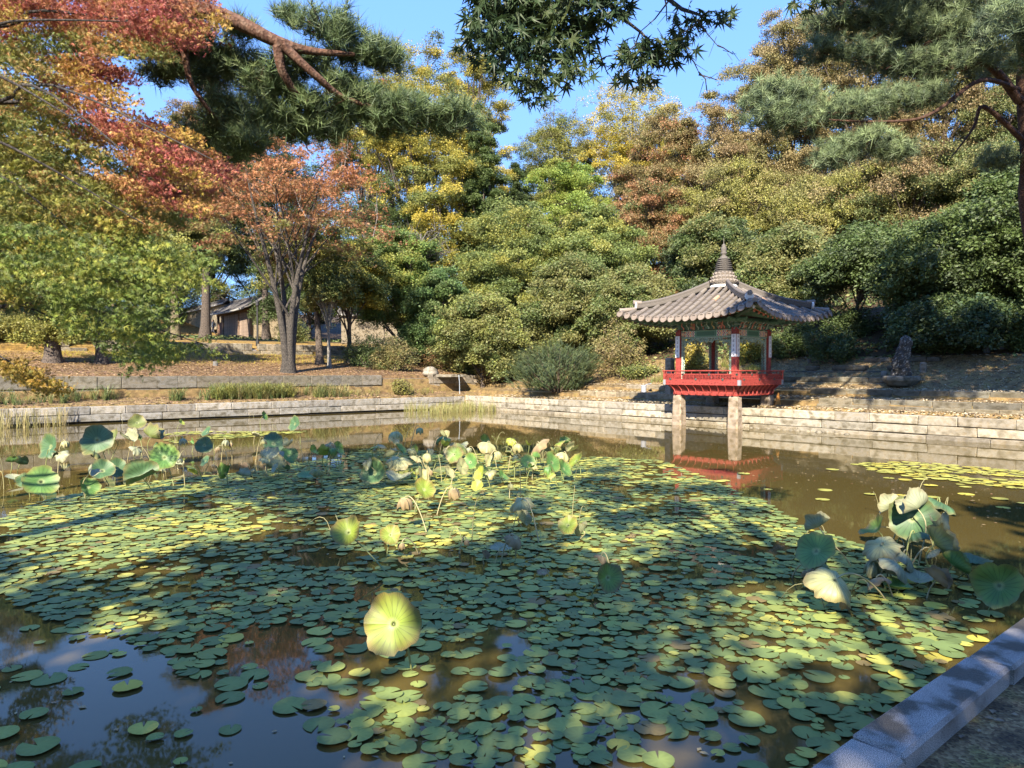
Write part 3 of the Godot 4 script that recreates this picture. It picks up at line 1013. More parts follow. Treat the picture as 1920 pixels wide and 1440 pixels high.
# ---------------------------------------------------------------- the old gate building and garden wall behind the terrace
func gable_roof(p: Node3D, len: float, half: float, y: float, rise: float, over: float):
	var dark := Color(0.1, 0.1, 0.105)
	for s in [-1.0, 1.0]:
		var b := MB.new()
		b.col = dark
		var rows := []
		for i in 6:
			var t := i / 5.0
			var row := []
			for j in 9:
				var u := j / 4.0 - 1.0
				row.append(Vector3(u * (len * 0.5 + over), y + rise * pow(1.0 - t, 1.25) + 0.1 * u * u, s * (half + over) * t))
			rows.append(row)
		b.sheet(rows, null, s > 0)
		part(p, "roof_bed", b.mesh(), M.tile)
		var n := int(len / 0.3)
		for j in n + 1:
			b = MB.new()
			b.col = dark * rnd(1.0, 1.7)
			var u := 2.0 * j / n - 1.0
			var pts := []
			for i in 6:
				var t := i / 5.0
				pts.append(Vector3(u * (len * 0.5 + over), y + 0.03 + rise * pow(1.0 - t, 1.25) + 0.1 * u * u, s * (half + over) * t))
			b.tube(pts, taper(0.075, 0.085, 6), 6)
			var row := part(p, "tile_row", b.mesh(), M.tile)
			b = MB.new()
			b.col = Color(0.6, 0.6, 0.58)
			b.tube([pts[5], pts[5] + Vector3(0, -0.02, s * 0.03)], [0.085, 0.085], 8)
			part(row, "tile_end", b.mesh(), M.plain)
	var r := MB.new()
	r.col = dark * 1.2
	var pts := []
	for j in 9:
		var u := j / 4.0 - 1.0
		pts.append(Vector3(u * (len * 0.5 + over), y + rise + 0.1 + 0.1 * u * u, 0))
	r.tube(pts, taper(0.16, 0.16, 9), 6)
	part(p, "roof_ridge", r.mesh(), M.tile)

func build_house():
	rng.seed = 41
	var corner := at(469, 638, 70)
	var o := corner + BX * 5.0 + AX * 1.6
	o.y = 5.15
	var p := thing("gate_building", "old wooden gate building with dark tiled gable roof behind the terrace", "building", o)
	p.rotation.y = atan2(-0.768, 0.64)
	var boardc := Color(0.30, 0.22, 0.165)
	var b := MB.new()
	b.col = Color(0.4, 0.37, 0.31)
	b.box(T(Vector3(0, -0.1, 0.2)), Vector3(11.0, 0.6, 4.4), 0.03)
	part(p, "stone_base", b.mesh(), M.stone)
	for i in 32:
		b = MB.new()
		b.col = boardc * rnd(0.75, 1.3)
		b.box(T(Vector3(4.72 - i * 0.25, 1.65, 1.5)), Vector3(0.24, 2.8, 0.06), 0.008)
		part(p, "plank", b.mesh(), M.wood)
	for q in [[4.95, 0.24], [1.6, 0.2], [-3.25, 0.24], [-4.9, 0.22]]:
		b = MB.new()
		b.col = Color(0.3, 0.2, 0.14)
		b.box(T(Vector3(q[0], 1.65, 1.53)), Vector3(q[1], 2.9, 0.22), 0.01)
		part(p, "post", b.mesh(), M.wood)
	for q in [[-3.75, 0.5], [-4.45, -0.6]]:
		b = MB.new()
		b.col = Color(0.36, 0.19, 0.13)
		b.box(Transform3D(Basis(Vector3.UP, q[1]), Vector3(q[0], 1.3, 1.5)), Vector3(0.72, 2.15, 0.06), 0.008)
		part(p, "door", b.mesh(), M.wood)
	for q in [[Vector3(0, 1.65, -1.5), Vector3(10, 2.9, 0.15)], [Vector3(4.95, 1.65, 0), Vector3(0.15, 2.88, 2.84)], [Vector3(-4.95, 1.65, -0.1), Vector3(0.15, 2.88, 2.6)]]:
		b = MB.new()
		b.col = Color(0.52, 0.44, 0.32)
		b.box(T(q[0]), q[1])
		part(p, "wall", b.mesh(), M.stone)
	for s in [1.0, -1.0]:
		b = MB.new()
		b.col = Color(0.42, 0.19, 0.09)
		b.tri(Vector3(5.05 * s, 3.1, 1.7 * s), Vector3(5.05 * s, 3.1, -1.7 * s), Vector3(5.05 * s, 4.5, 0))
		part(p, "gable", b.mesh(), M.wood)
	b = MB.new()
	b.col = Color(0.28, 0.17, 0.1)
	b.box(T(Vector3(0, 3.2, 1.5)), Vector3(10.4, 0.24, 0.22), 0.01)
	part(p, "beam", b.mesh(), M.wood)
	gable_roof(p, 10.0, 1.7, 3.1, 1.5, 0.85)
	# garden walls with tiled caps
	var far := corner + BX * 10.4 + AX * 1.2
	for q in [[far, far + BX * 18.0, "plastered garden wall with tiled cap left of the old gate", Color(0.46, 0.4, 0.3)], [at(640, 640, 63), at(905, 640, 66), "long garden wall with dark tiled cap behind the trees", Color(0.33, 0.29, 0.22)]]:
		var e0: Vector3 = q[0]
		var e1: Vector3 = q[1]
		e0.y = terr(e0) - 0.2
		e1.y = terr(e1) - 0.2
		var len := Vector2(e1.x - e0.x, e1.z - e0.z).length()
		var w := thing("garden_wall", q[2], "wall", (e0 + e1) * 0.5)
		w.rotation.y = atan2(-(e1.z - e0.z), e1.x - e0.x)
		b = MB.new()
		b.col = q[3]
		b.box(T(Vector3(0, 1.0, 0)), Vector3(len, 2.6, 0.4))
		part(w, "wall", b.mesh(), M.stone)
		gable_roof(w, len, 0.3, 2.25, 0.4, 0.25)

# ---------------------------------------------------------------- trees
const SUNWARD := Vector3(-0.1982, 0.5736, 0.7948)
var light_gaps := []   # openings in the canopy behind the viewer: [a place the sun reaches, radius]
var leafmesh := {}

func leaf_cluster(called: String, count: int, rad: float, flat: float, len: float, wid: float, up := 0.5, droop := 0.0) -> ArrayMesh:
	if leafmesh.has(called): return leafmesh[called]
	var mb := MB.new()
	for i in count:
		var p := rdir() * rad * pow(rng.randf(), 0.45)
		p.y *= flat
		var nn := (rdir() + Vector3.UP * up).normalized()
		var out := (p * Vector3(1, 0, 1)).normalized() + rdir() * 0.8 + Vector3.DOWN * droop
		var f := (out - nn * out.dot(nn)).normalized()
		var s := nn.cross(f)
		var k := rnd(0.75, 1.25)
		mb.col = grey(rnd(0.5, 1.5)) * Color(rnd(0.88, 1.12), 1, rnd(0.8, 1.2))
		var a := p - f * len * 0.5 * k
		var t := p + f * len * 0.5 * k
		var l := p + s * wid * 0.5 * k + nn * len * 0.08
		var r := p - s * wid * 0.5 * k + nn * len * 0.08
		mb.tri(a, l, t)
		mb.tri(a, t, r)
	leafmesh[called] = mb.mesh()
	return leafmesh[called]

func star_leaf(mb: MB, p: Vector3, f: Vector3, nn: Vector3, size: float, lobes := 7):   # a maple leaf: a fan of pointed lobes
	var s := nn.cross(f)
	var rim := []
	for i in lobes:
		var an := lerpf(-2.25, 2.25, float(i) / (lobes - 1))
		var l := size * lerpf(1.0, 0.5, pow(absf(an) / 2.25, 1.5))
		if i > 0:
			var am := an - 2.25 / (lobes - 1)
			rim.append(p + (f * cos(am) + s * sin(am)) * size * 0.26)
		rim.append(p + (f * cos(an) + s * sin(an)) * l - nn * l * 0.22)
	for i in rim.size() - 1:
		mb.tri(p - f * size * 0.08, rim[i + 1], rim[i])

func maple_spray(called: String, count: int, rad: float, flat: float, size: float, droop: float, up := 0.9) -> ArrayMesh:
	if leafmesh.has(called): return leafmesh[called]
	var mb := MB.new()
	for i in count:
		var p := rdir() * rad * pow(rng.randf(), 0.5)
		p.y *= flat
		var nn := (rdir() * 0.8 + Vector3.UP * up).normalized()
		var out := (p * Vector3(1, 0, 1)).normalized() * 0.7 + rdir() * 0.5 + Vector3.DOWN * droop
		var f := (out - nn * out.dot(nn)).normalized()
		mb.col = grey(rnd(0.75, 1.25)) * Color(rnd(0.9, 1.1), rnd(0.9, 1.1), 1)
		star_leaf(mb, p, f, nn, size * rnd(0.75, 1.2), 7)
	leafmesh[called] = mb.mesh()
	return leafmesh[called]

func needle_tuft(called: String, count: int, len: float, wid: float) -> ArrayMesh:
	if leafmesh.has(called): return leafmesh[called]
	var mb := MB.new()
	for i in count:
		var d := (rdir() + Vector3(0, 0.75, 0)).normalized()
		var o := Vector3(rnd(-0.02, 0.02), rnd(-0.05, 0.05), rnd(-0.02, 0.02))
		var s := d.cross(rdir()).normalized() * wid * 0.5
		var l := len * rnd(0.7, 1.15)
		mb.col = grey(rnd(0.75, 1.25))
		mb.tri(o - s, o + d * l, o + s)
	leafmesh[called] = mb.mesh()
	return leafmesh[called]

func mixc(pal: Array, x: float) -> Color:
	var t := clampf(x, 0.0, 0.999) * (pal.size() - 1)
	var i := int(t)
	return (pal[i] as Color).lerp(pal[i + 1], t - i)

# one tree: a trunk with limbs, and a crown of leaf clumps round the limb ends
# o: spread, low (where the crown begins, share of the height), lean, puffs, per, flat, leaf, pal, trunk (radius), bark (colour), stems, top (palette share that rises with height), shape (0 round, 1 tall, 2 layered), bare
func tree(called: String, label: String, group: String, base: Vector3, height: float, o: Dictionary) -> Node3D:
	var t := thing(called, label, "tree", base, group)
	var spread: float = o.get("spread", height * 0.3)
	var low: float = o.get("low", 0.25)
	var lean: Vector3 = o.get("lean", Vector3.ZERO)
	var tr: float = o.get("trunk", height * 0.016 + 0.04)
	var stems: int = o.get("stems", 1)
	var shape: int = o.get("shape", 0)
	var puffs: int = int(o.get("puffs", 46) * 2.6)
	var per: int = int(o.get("per", 34) * 1.0)
	var flat: float = o.get("flat", 0.6)
	var pal: Array = o.pal
	var wood := MB.new()
	wood.col = o.get("bark", Color(0.13, 0.105, 0.085))
	var centers := []
	var axis := []
	for s in stems:
		var off := Vector3(cos(s * TAU / stems + 0.6), 0, sin(s * TAU / stems + 0.6)) * (0.0 if stems == 1 else 1.0)
		var top := lean + Vector3(0, height * (0.86 if stems == 1 else rnd(0.66, 0.82)), 0) + off * spread * 0.45
		var pts := bez(off * tr * 0.45 + Vector3.DOWN * 0.25, Vector3(0, height * 0.28, 0) + off * tr * 0.8 + rdir() * height * 0.02, Vector3(0, height * 0.5, 0) + lean * 0.5 + off * spread * 0.22 + rdir() * height * 0.04, top, 14)
		var rr := []
		for i in 15:
			var f := i / 14.0
			rr.append((tr * (1.0 - f * 0.86) + tr * 0.55 * pow(maxf(0.0, 1.0 - f * 9.0), 2.0)) / (1.0 if stems == 1 else 1.5))
		wood.tube(pts, rr, 9)
		axis.append([pts, rr])
	if stems > 1:
		wood.tube([Vector3(0, -0.3, 0), Vector3(0, 0.15, 0), Vector3(0, 0.6, 0), Vector3(0.02, height * 0.16, 0), Vector3(0.03, height * 0.24, 0)], [tr * 1.75, tr * 1.35, tr * 1.1, tr * 1.0, tr * 0.8], 12)
	var cy := height * (low + 1.0) * 0.5
	var ry := height * (1.0 - low) * 0.5
	var pr0: float = o.get("puff", spread * 0.2)
	for i in puffs:
		var dir := rdir()
		if shape != 1 and dir.y < (-0.85 if low < 0.1 else -0.35): dir.y *= -0.6
		dir = dir.normalized()
		var depth := pow(rng.randf(), 0.4)
		var prof := 1.0
		if shape == 1: prof = 0.75 + 0.25 * cos(dir.y * 1.5)
		var c := Vector3(dir.x * (spread - pr0 * 0.6) * prof, dir.y * (ry - pr0 * 0.5), dir.z * (spread - pr0 * 0.6) * prof) * depth
		c += Vector3(0, cy, 0) + lean * clampf((c.y + cy) / height, 0, 1)
		if shape == 2: c.y = lerpf(c.y, height * (low + (1.0 - low) * (floorf(rng.randf() * 7.0) + 0.6) / 7.0), 0.5)
		centers.append(c)
	# limbs
	var nl: int = o.get("limbs", mini(puffs, 18))
	for i in nl:
		var c: Vector3 = centers[i]
		var ax = axis[i % stems]
		var k := clampi(int(clampf((c.y / height - 0.22) * 0.95, 0.14, 0.9) * 14.0), 2, 13)
		var s: Vector3 = ax[0][k]
		var r: float = ax[1][k]
		var up := (c - s).length()
		wood.tube(bez(s, s + (c - s) * 0.35 + Vector3.UP * up * 0.02, s + (c - s) * 0.7 + Vector3.UP * up * 0.12 + rdir() * up * 0.07, c, 6), taper(r * 0.45, 0.012 + r * 0.05, 7), 6, false)
		for m in 2:
			var e := c + rdir() * pr0 * 0.9
			var s2 := s.lerp(c, rnd(0.5, 0.85)) + Vector3.UP * up * 0.04
			wood.tube([s2, s2.lerp(e, 0.5) + rdir() * 0.1, e], [r * 0.2 + 0.008, r * 0.12 + 0.006, 0.006], 4, false)
	part(t, "trunk", wood.mesh(), o.get("bark_mat", M.bark))
	var bare: int = o.get("bare", 0)
	if bare > 0:   # leafless twigs standing out of the crown
		var tw := MB.new()
		tw.col = Color(0.3, 0.27, 0.24)
		for i in bare:
			var c: Vector3 = centers[rng.randi() % centers.size()]
			var e := c + (rdir() + Vector3.UP * 1.2).normalized() * pr0 * rnd(1.2, 2.2)
			tw.tube([c, c.lerp(e, 0.5) + rdir() * pr0 * 0.2, e], [0.035, 0.022, 0.008], 4, false)
			for m in 3:
				var s2 := c.lerp(e, rnd(0.4, 0.9))
				tw.tube([s2, s2 + (rdir() + Vector3.UP * 0.6) * pr0 * 0.5], [0.014, 0.005], 3, false)
		part(t, "bare_twigs", tw.mesh(), M.bark, "stuff")
	# crown
	var xs := []
	var cs := []
	var tops: float = o.get("top", 0.0)
	var sc: float = o.get("size", 1.0)
	var blob: float = o.get("blob", 0.35)
	var gaps: Array = o.get("gaps", [])
	for c in centers:
		var pr := pr0 * rnd(0.45, 1.55)
		var tone: float = rng.randf() * (1.0 - absf(tops)) + tops * (c.y / height - 0.4) * 1.7
		var hd := Vector3(c.x - lean.x * c.y / height, rnd(-0.6, 1.0) * pr, c.z - lean.z * c.y / height)
		hd = (hd.normalized() + rdir() * 0.45).normalized()
		var sd := hd.cross(Vector3.UP).normalized()
		var n := hd.cross(sd).normalized()
		if n.y < 0: n = -n
		for i in per:
			var pp: Vector3
			if rng.randf() < blob:
				var dir := (rdir() + Vector3(0, 0.35, 0)).normalized()
				pp = c + Vector3(dir.x, dir.y * flat, dir.z) * pr * pow(rng.randf(), 0.35)
			else:   # a spray that reaches outwards and hangs at its tip
				var f := rnd(-0.7, 1.35)
				pp = c + (hd * f + sd * rnd(-1, 1) * (1.15 - 0.55 * absf(f)) * 0.8 + n * rnd(-0.14, 0.2)) * pr + Vector3.DOWN * pr * 0.28 * maxf(f, 0.0) * f
			var shut := true
			for q in gaps:
				var v: Vector3 = base + pp - q[0]
				if (v - SUNWARD * v.dot(SUNWARD)).length() < q[1]: shut = false
			if not shut: continue
			var bs := Basis(Vector3.UP, rnd(0, TAU)) * Basis(Vector3.RIGHT, rnd(-0.6, 0.6))
			xs.append(Transform3D(bs.scaled(Vector3.ONE * rnd(0.65, 1.25) * sc), pp))
			cs.append(mixc(pal, tone + rnd(-0.22, 0.22)) * rnd(0.8, 1.2))
	many(t, "crown", o.leaf, M.leaf, xs, cs)
	return t

var GRN := Color(0.083, 0.124, 0.032)
var MIDG := Color(0.115, 0.161, 0.046)
var OLV := Color(0.20, 0.19, 0.06)
var YGR := Color(0.282, 0.276, 0.057)
var YEL := Color(0.534, 0.421, 0.063)
var TAN := Color(0.29, 0.23, 0.10)
var BRN := Color(0.24, 0.165, 0.075)
var RUS := Color(0.358, 0.165, 0.077)
var ORA := Color(0.471, 0.214, 0.084)
var REDC := Color(0.488, 0.104, 0.085)
var DRK := Color(0.044, 0.066, 0.024)

# a tree of the wood behind: where its crown stands in the view, how far off, how wide
func wood_tree(label: String, px: float, top: float, d: float, hw: float, pal: Array, o := {}):
	var p := at(px, 697, d)
	p.y = terr(p)
	var h := EYE + (697.0 - top) * d / 1330.0 - p.y
	o["pal"] = pal
	o["spread"] = hw * d / 1330.0
	if not o.has("leaf"): o["leaf"] = leaf_cluster("broad", 26, 0.48, 0.65, 0.15, 0.085)
	tree(o.get("name", "broadleaf_tree"), label, o.get("group", ""), p, h, o)

func build_far_trees():
	rng.seed = 51
	var fine := leaf_cluster("fine", 30, 0.48, 0.65, 0.125, 0.07)
	var layer := leaf_cluster("layer", 28, 0.54, 0.42, 0.14, 0.078, 0.6)
	var L := {"leaf": layer, "flat": 0.8, "per": 32, "puffs": 62, "blob": 0.45}
	# behind, along the skyline
	wood_tree("tall tree with ivy green crown at the far left behind the maples", 60, 250, 66, 120, [OLV, BRN, MIDG])
	wood_tree("pinkish brown tree far behind the left maples", 190, 320, 60, 90, [BRN, TAN, RUS], {"leaf": fine})
	wood_tree("dark green tree behind the leaning pine branch", 330, 250, 70, 110, [GRN, MIDG, OLV])
	wood_tree("deep green tree behind the orange crowned maple", 500, 240, 64, 120, [GRN, DRK, MIDG])
	wood_tree("tree with thin red top leaves right of the pine branch", 690, 120, 74, 95, [OLV, YGR, REDC], {"top": 0.9, "bare": 10})
	wood_tree("tall yellow green tree with bare twig tips against the sky", 790, 70, 66, 125, [MIDG, YGR, YEL, YGR], {"low": 0.12, "bare": 40, "puffs": 60, "puff": 1.5})
	wood_tree("yellowing tall tree beside the dark overhanging leaves", 890, 70, 72, 75, [OLV, YGR, YEL], {"low": 0.12, "bare": 22})
	wood_tree("ivy clad narrow tree left of the sky gap", 905, 185, 60, 48, [GRN, MIDG, GRN], {"shape": 1, "low": 0.05, "puffs": 60})
	wood_tree("loose grey green tree standing in the sky gap", 1045, 180, 80, 85, [MIDG, YGR, OLV], {"per": 30, "low": 0.1, "puffs": 44, "puff": 1.5, "bare": 14})
	wood_tree("bright yellow tree with dark limbs against the sky", 1185, 140, 78, 110, [YGR, YEL, YEL], {"per": 28, "puffs": 50, "low": 0.1, "puff": 1.7, "bare": 16})
	wood_tree("fresh yellow green tree below the sky gap", 1060, 290, 62, 95, [Color(0.16, 0.25, 0.05), Color(0.26, 0.34, 0.06), YGR], {"low": 0.05})
	wood_tree("yellow green tree with dark curved limbs left of the sky gap", 850, 270, 60, 100, [MIDG, YGR, YEL], {"low": 0.08, "bare": 8})
	wood_tree("dark conifer top peeping up below the sky gap", 965, 310, 72, 40, [DRK, GRN, DRK], {"shape": 1, "low": 0.05})
	wood_tree("rust brown tree on the slope under the bare twigs", 1245, 215, 64, 95, [OLV, BRN, OLV, RUS], {"leaf": fine, "low": 0.05, "per": 44})
	wood_tree("brown and olive tree climbing the slope below the sky", 1345, 170, 60, 100, [OLV, TAN, BRN], {"leaf": fine, "low": 0.05, "per": 44})
	wood_tree("tall tan beech whose top meets the sky", 1475, 5, 60, 125, [OLV, TAN, TAN], {"leaf": fine, "low": 0.05, "puffs": 70, "per": 44})
	wood_tree("tan tree behind the pale pine sprays", 1600, -40, 58, 130, [OLV, BRN, TAN], {"leaf": fine, "low": 0.05, "puffs": 60})
	wood_tree("brown olive tree behind the red pine trunk", 1760, -30, 56, 140, [OLV, BRN, OLV], {"leaf": fine, "low": 0.05, "puffs": 60})
	wood_tree("olive tree at the upper right behind the pine", 1900, 20, 52, 120, [OLV, MIDG, BRN], {"leaf": fine, "low": 0.05, "puffs": 60})
	# the middle of the slope
	wood_tree("olive yellow tree above the pavilion finial", 1385, 300, 54, 115, [OLV, YGR, TAN], {"leaf": fine, "low": 0.02, "per": 42})
	wood_tree("olive gold tree right of the finial", 1545, 310, 50, 125, [OLV, YGR, TAN], {"leaf": fine, "low": 0.02, "per": 42})
	wood_tree("shadowed olive tree under the pine boughs", 1700, 270, 47, 125, [MIDG, OLV, BRN], {"leaf": fine, "low": 0.02})
	wood_tree("dim green tree behind the red pine trunk base", 1860, 260, 44, 120, [GRN, MIDG, OLV], {"leaf": fine, "low": 0.02})
	wood_tree("red flecked tree left of the finial", 1215, 330, 56, 85, [MIDG, RUS, OLV], {"leaf": fine, "low": 0.02})
	wood_tree("green maple with spreading layers above the yew bush", 1120, 390, 52, 105, [MIDG, Color(0.18, 0.23, 0.055), YGR], L.merged({"low": 0.02}))
	wood_tree("olive maple with layered sprays in the middle of the wood", 960, 375, 54, 110, [MIDG, Color(0.18, 0.22, 0.055), YGR], L.merged({"low": 0.02}))
	wood_tree("bright green tree behind the terrace right of the orange maple", 760, 420, 52, 85, [MIDG, Color(0.16, 0.26, 0.06), YGR], {"low": 0.02})
	wood_tree("yellow green tree close behind the orange maple", 655, 440, 48, 75, [MIDG, YGR, YEL], {"low": 0.12})
	wood_tree("tree with bluish green leaves over the garden wall", 820, 500, 50, 70, [MIDG, Color(0.12, 0.21, 0.07), MIDG], {"low": 0.02})
	wood_tree("olive maple low over the corner of the pond", 905, 545, 46, 85, [MIDG, OLV, Color(0.22, 0.26, 0.06)], L.merged({"low": 0.0}))
	wood_tree("dense olive maple behind the yew bush", 1075, 480, 46, 90, [GRN, OLV, MIDG], L.merged({"low": 0.0}))
	wood_tree("dark olive maple left behind the pavilion roof", 1185, 500, 43, 80, [GRN, OLV, MIDG], L.merged({"low": 0.02}))
	wood_tree("dark green tree right behind the pavilion finial", 1330, 400, 44, 90, [DRK, GRN, OLV], L.merged({"low": 0.05}))
	wood_tree("shaded green tree behind the right roof corner", 1470, 420, 41, 95, [GRN, OLV, MIDG], L.merged({"low": 0.04}))
	wood_tree("dark maple with drooping sprays over the standing stone", 1600, 430, 36, 110, [DRK, GRN, GRN], L.merged({"low": 0.1, "lean": Vector3(0.8, 0, 1.2)}))
	wood_tree("dark maple filling the right edge behind the stone", 1790, 400, 32, 130, [DRK, GRN, MIDG], L.merged({"low": 0.06, "lean": Vector3(-0.8, 0, 1.5)}))
	wood_tree("dark feathery maple in front at the right edge", 1905, 330, 30, 120, [DRK, GRN, GRN], L.merged({"low": 0.04, "lean": Vector3(-0.8, 0, 1.0)}))
	wood_tree("low dark maple spreading right of the standing stone", 1790, 560, 30, 105, [DRK, GRN, Color(0.045, 0.09, 0.05)], L.merged({"low": 0.0}))
	# left, behind the terrace
	wood_tree("olive yellow tree with mossy trunk left of the gate", 330, 390, 50, 100, [MIDG, OLV, YGR], {"low": 0.48, "trunk": 0.36, "bark": Color(0.2, 0.17, 0.1)})
	wood_tree("green tree shading the far left terrace", 130, 420, 56, 120, [GRN, MIDG, OLV], {"low": 0.2})
	wood_tree("dark green tree at the far left edge", -30, 330, 52, 130, [GRN, MIDG, DRK], {"low": 0.15})
	wood_tree("orange tinted tree at the far left edge", 20, 330, 60, 70, [RUS, ORA, OLV], {"low": 0.3})
	wood_tree("dark tree behind the gate roof", 400, 380, 92, 90, [DRK, GRN, MIDG], {"low": 0.1})
	wood_tree("shadowy tree behind the long garden wall", 580, 460, 66, 110, [DRK, GRN, MIDG], {"low": 0.05})
	wood_tree("shadowy green tree behind the left garden wall", 300, 430, 92, 100, [DRK, GRN, MIDG], {"low": 0.0})
	wood_tree("reddish brown tree seen through the pine needles", 385, 125, 64, 75, [RUS, BRN, OLV], {"low": 0.1})
	wood_tree("deep green tree between gate and bright green tree", 720, 330, 64, 100, [DRK, GRN, MIDG], {"low": 0.05})
	# a last row that closes the wood
	for i in 9:
		var px := 60.0 + i * 215.0 + (0.0 if i < 4 else 130.0)
		wood_tree(["shadowy tree far back at the left edge", "shadowy tree far back beyond the left maples", "shadowy tree far back under the pine branch", "shadowy tree far back beyond the orange maple", "shadowy tree far back right of the sky gap", "shadowy tree far back above the pavilion", "shadowy tree far back over the right roof corner", "shadowy tree far back beyond the pine boughs", "shadowy tree far back at the right edge"][i], px, 330.0 - (60.0 if i > 4 else 0.0), 88, 150, [GRN, MIDG, OLV], {"low": 0.0, "puffs": 44, "per": 30, "size": 1.5})

func build_terrace_trees():
	rng.seed = 61
	# the orange crowned maple on the terrace
	var p := at(541, 697, 39.7)
	p.y = terr(p)
	var mc := maple_spray("terrace_maple", 9, 0.42, 0.35, 0.15, 0.25)
	tree("maple_tree", "many stemmed maple on the terrace with orange top and green lower leaves", "", p, 13.6, {"pal": [YGR, OLV, RUS, ORA, ORA, RUS], "top": 0.85, "spread": 5.9, "low": 0.17, "stems": 4, "trunk": 0.33, "puffs": 36, "per": 20, "flat": 0.28, "puff": 1.15, "shape": 0, "leaf": mc, "bark": Color(0.085, 0.072, 0.06), "limbs": 16, "bare": 10})
	p = at(600, 697, 46)
	p.y = terr(p)
	tree("maple_tree", "slimmer green maple right behind the orange crowned maple", "", p, 9.5, {"pal": [MIDG, YGR, OLV], "spread": 3.2, "low": 0.3, "trunk": 0.26, "puffs": 34, "per": 26, "flat": 0.4, "leaf": leafmesh["layer"], "lean": Vector3(-0.8, 0, 0)})
	p = at(618, 697, 44)
	p.y = terr(p)
	tree("young_tree", "thin grey trunk forked beside the orange crowned maple", "", p, 6.0, {"pal": [MIDG, OLV, GRN], "spread": 1.6, "low": 0.5, "trunk": 0.14, "puffs": 16, "per": 22, "leaf": leafmesh["broad"], "bark": Color(0.28, 0.26, 0.22)})
	p = at(101, 697, 36.5)
	p.y = terr(p)
	tree("vine_tree", "stout trunk wrapped in pale green vines on the left terrace", "", p, 9.0, {"pal": [MIDG, YGR, OLV], "spread": 2.2, "low": 0.0, "trunk": 0.42, "puffs": 40, "per": 24, "puff": 0.75, "shape": 1, "flat": 1.0, "leaf": leafmesh["broad"]})
	p = at(191, 697, 37.5)
	p.y = terr(p)
	tree("maple_tree", "dark single trunk under the green maple leaves on the left terrace", "", p, 8.5, {"pal": [MIDG, GRN, YGR], "spread": 4.0, "low": 0.42, "trunk": 0.3, "puffs": 36, "per": 26, "flat": 0.35, "leaf": leafmesh["layer"], "bark": Color(0.1, 0.08, 0.065)})
	p = at(19, 697, 43)
	p.y = terr(p)
	tree("young_tree", "slender dark trunk at the far left edge of the terrace", "", p, 8.0, {"pal": [GRN, MIDG, OLV], "spread": 2.6, "low": 0.4, "trunk": 0.2, "puffs": 26, "per": 24, "leaf": leafmesh["broad"], "bark": Color(0.08, 0.065, 0.05)})
	# bare grey branches between the green trees
	p = at(790, 697, 52)
	p.y = terr(p)
	var t := thing("bare_tree", "leafless grey tree with tangled twigs among the green crowns", "tree", p)
	var mb := MB.new()
	mb.col = Color(0.17, 0.155, 0.135)
	mb.tube(bez(Vector3.ZERO, Vector3(0.2, 3, 0), Vector3(-0.3, 6, 0), Vector3(0, 9.5, 0), 8), taper(0.2, 0.06, 9), 7)
	for i in 26:
		var s := Vector3(0, rnd(5.5, 9.3), 0)
		var e := s + Vector3(rnd(-2.6, 2.6), rnd(0.2, 2.2), rnd(-1.2, 1.2))
		mb.tube([s, s.lerp(e, 0.5) + rdir() * 0.3, e], [0.06, 0.035, 0.012], 5, false)
		for k in 5:
			var s2 := s.lerp(e, rnd(0.35, 1.0))
			var e2 := s2 + (rdir() + Vector3.UP * 0.5) * rnd(0.5, 1.1)
			mb.tube([s2, s2.lerp(e2, 0.6) + rdir() * 0.12, e2], [0.022, 0.014, 0.006], 3, false)
	part(t, "trunk", mb.mesh(), M.bark)

# ---------------------------------------------------------------- the near trees that frame the view
# sprays: [px, py, depth, radius in px of the photograph]; each becomes a flat layer of leaves in the garden
func sprays_of(list: Array, per: float, flat: float, tilt: Vector3, colors: Callable, xs: Array, cs: Array, size := 1.0):
	for s in list:
		var c := at(s[0], s[1], s[2])
		var r: float = s[3] * s[2] / 1330.0
		var tone := rng.randf()
		for i in int(per * r * r) + 2:
			var q := rdir() * r * pow(rng.randf(), 0.4)
			q.y *= flat
			q += tilt * q.x
			var bs := Basis(Vector3.UP, rnd(0, TAU)) * Basis(Vector3.RIGHT, rnd(-0.45, 0.45))
			xs.append(Transform3D(bs.scaled(Vector3.ONE * rnd(0.75, 1.25) * size), c + q))
			cs.append(colors.call(s, q / maxf(r, 0.01), tone))

func rel(xs: Array, o: Vector3) -> Array:
	var out := []
	for t in xs: out.append(Transform3D(t.basis, t.origin - o))
	return out

func limb(mb: MB, list: Array, r0: float, r1: float, sides := 7):   # a branch through points of the garden
	var pts := []
	for i in list.size() - 1:
		var p0: Vector3 = list[maxi(i - 1, 0)]
		var p1: Vector3 = list[i]
		var p2: Vector3 = list[i + 1]
		var p3: Vector3 = list[mini(i + 2, list.size() - 1)]
		for k in 5:
			pts.append(p1.cubic_interpolate(p2, p0, p3, k / 5.0))
	pts.append(list[-1])
	mb.tube(pts, taper(r0, r1, pts.size()), sides)

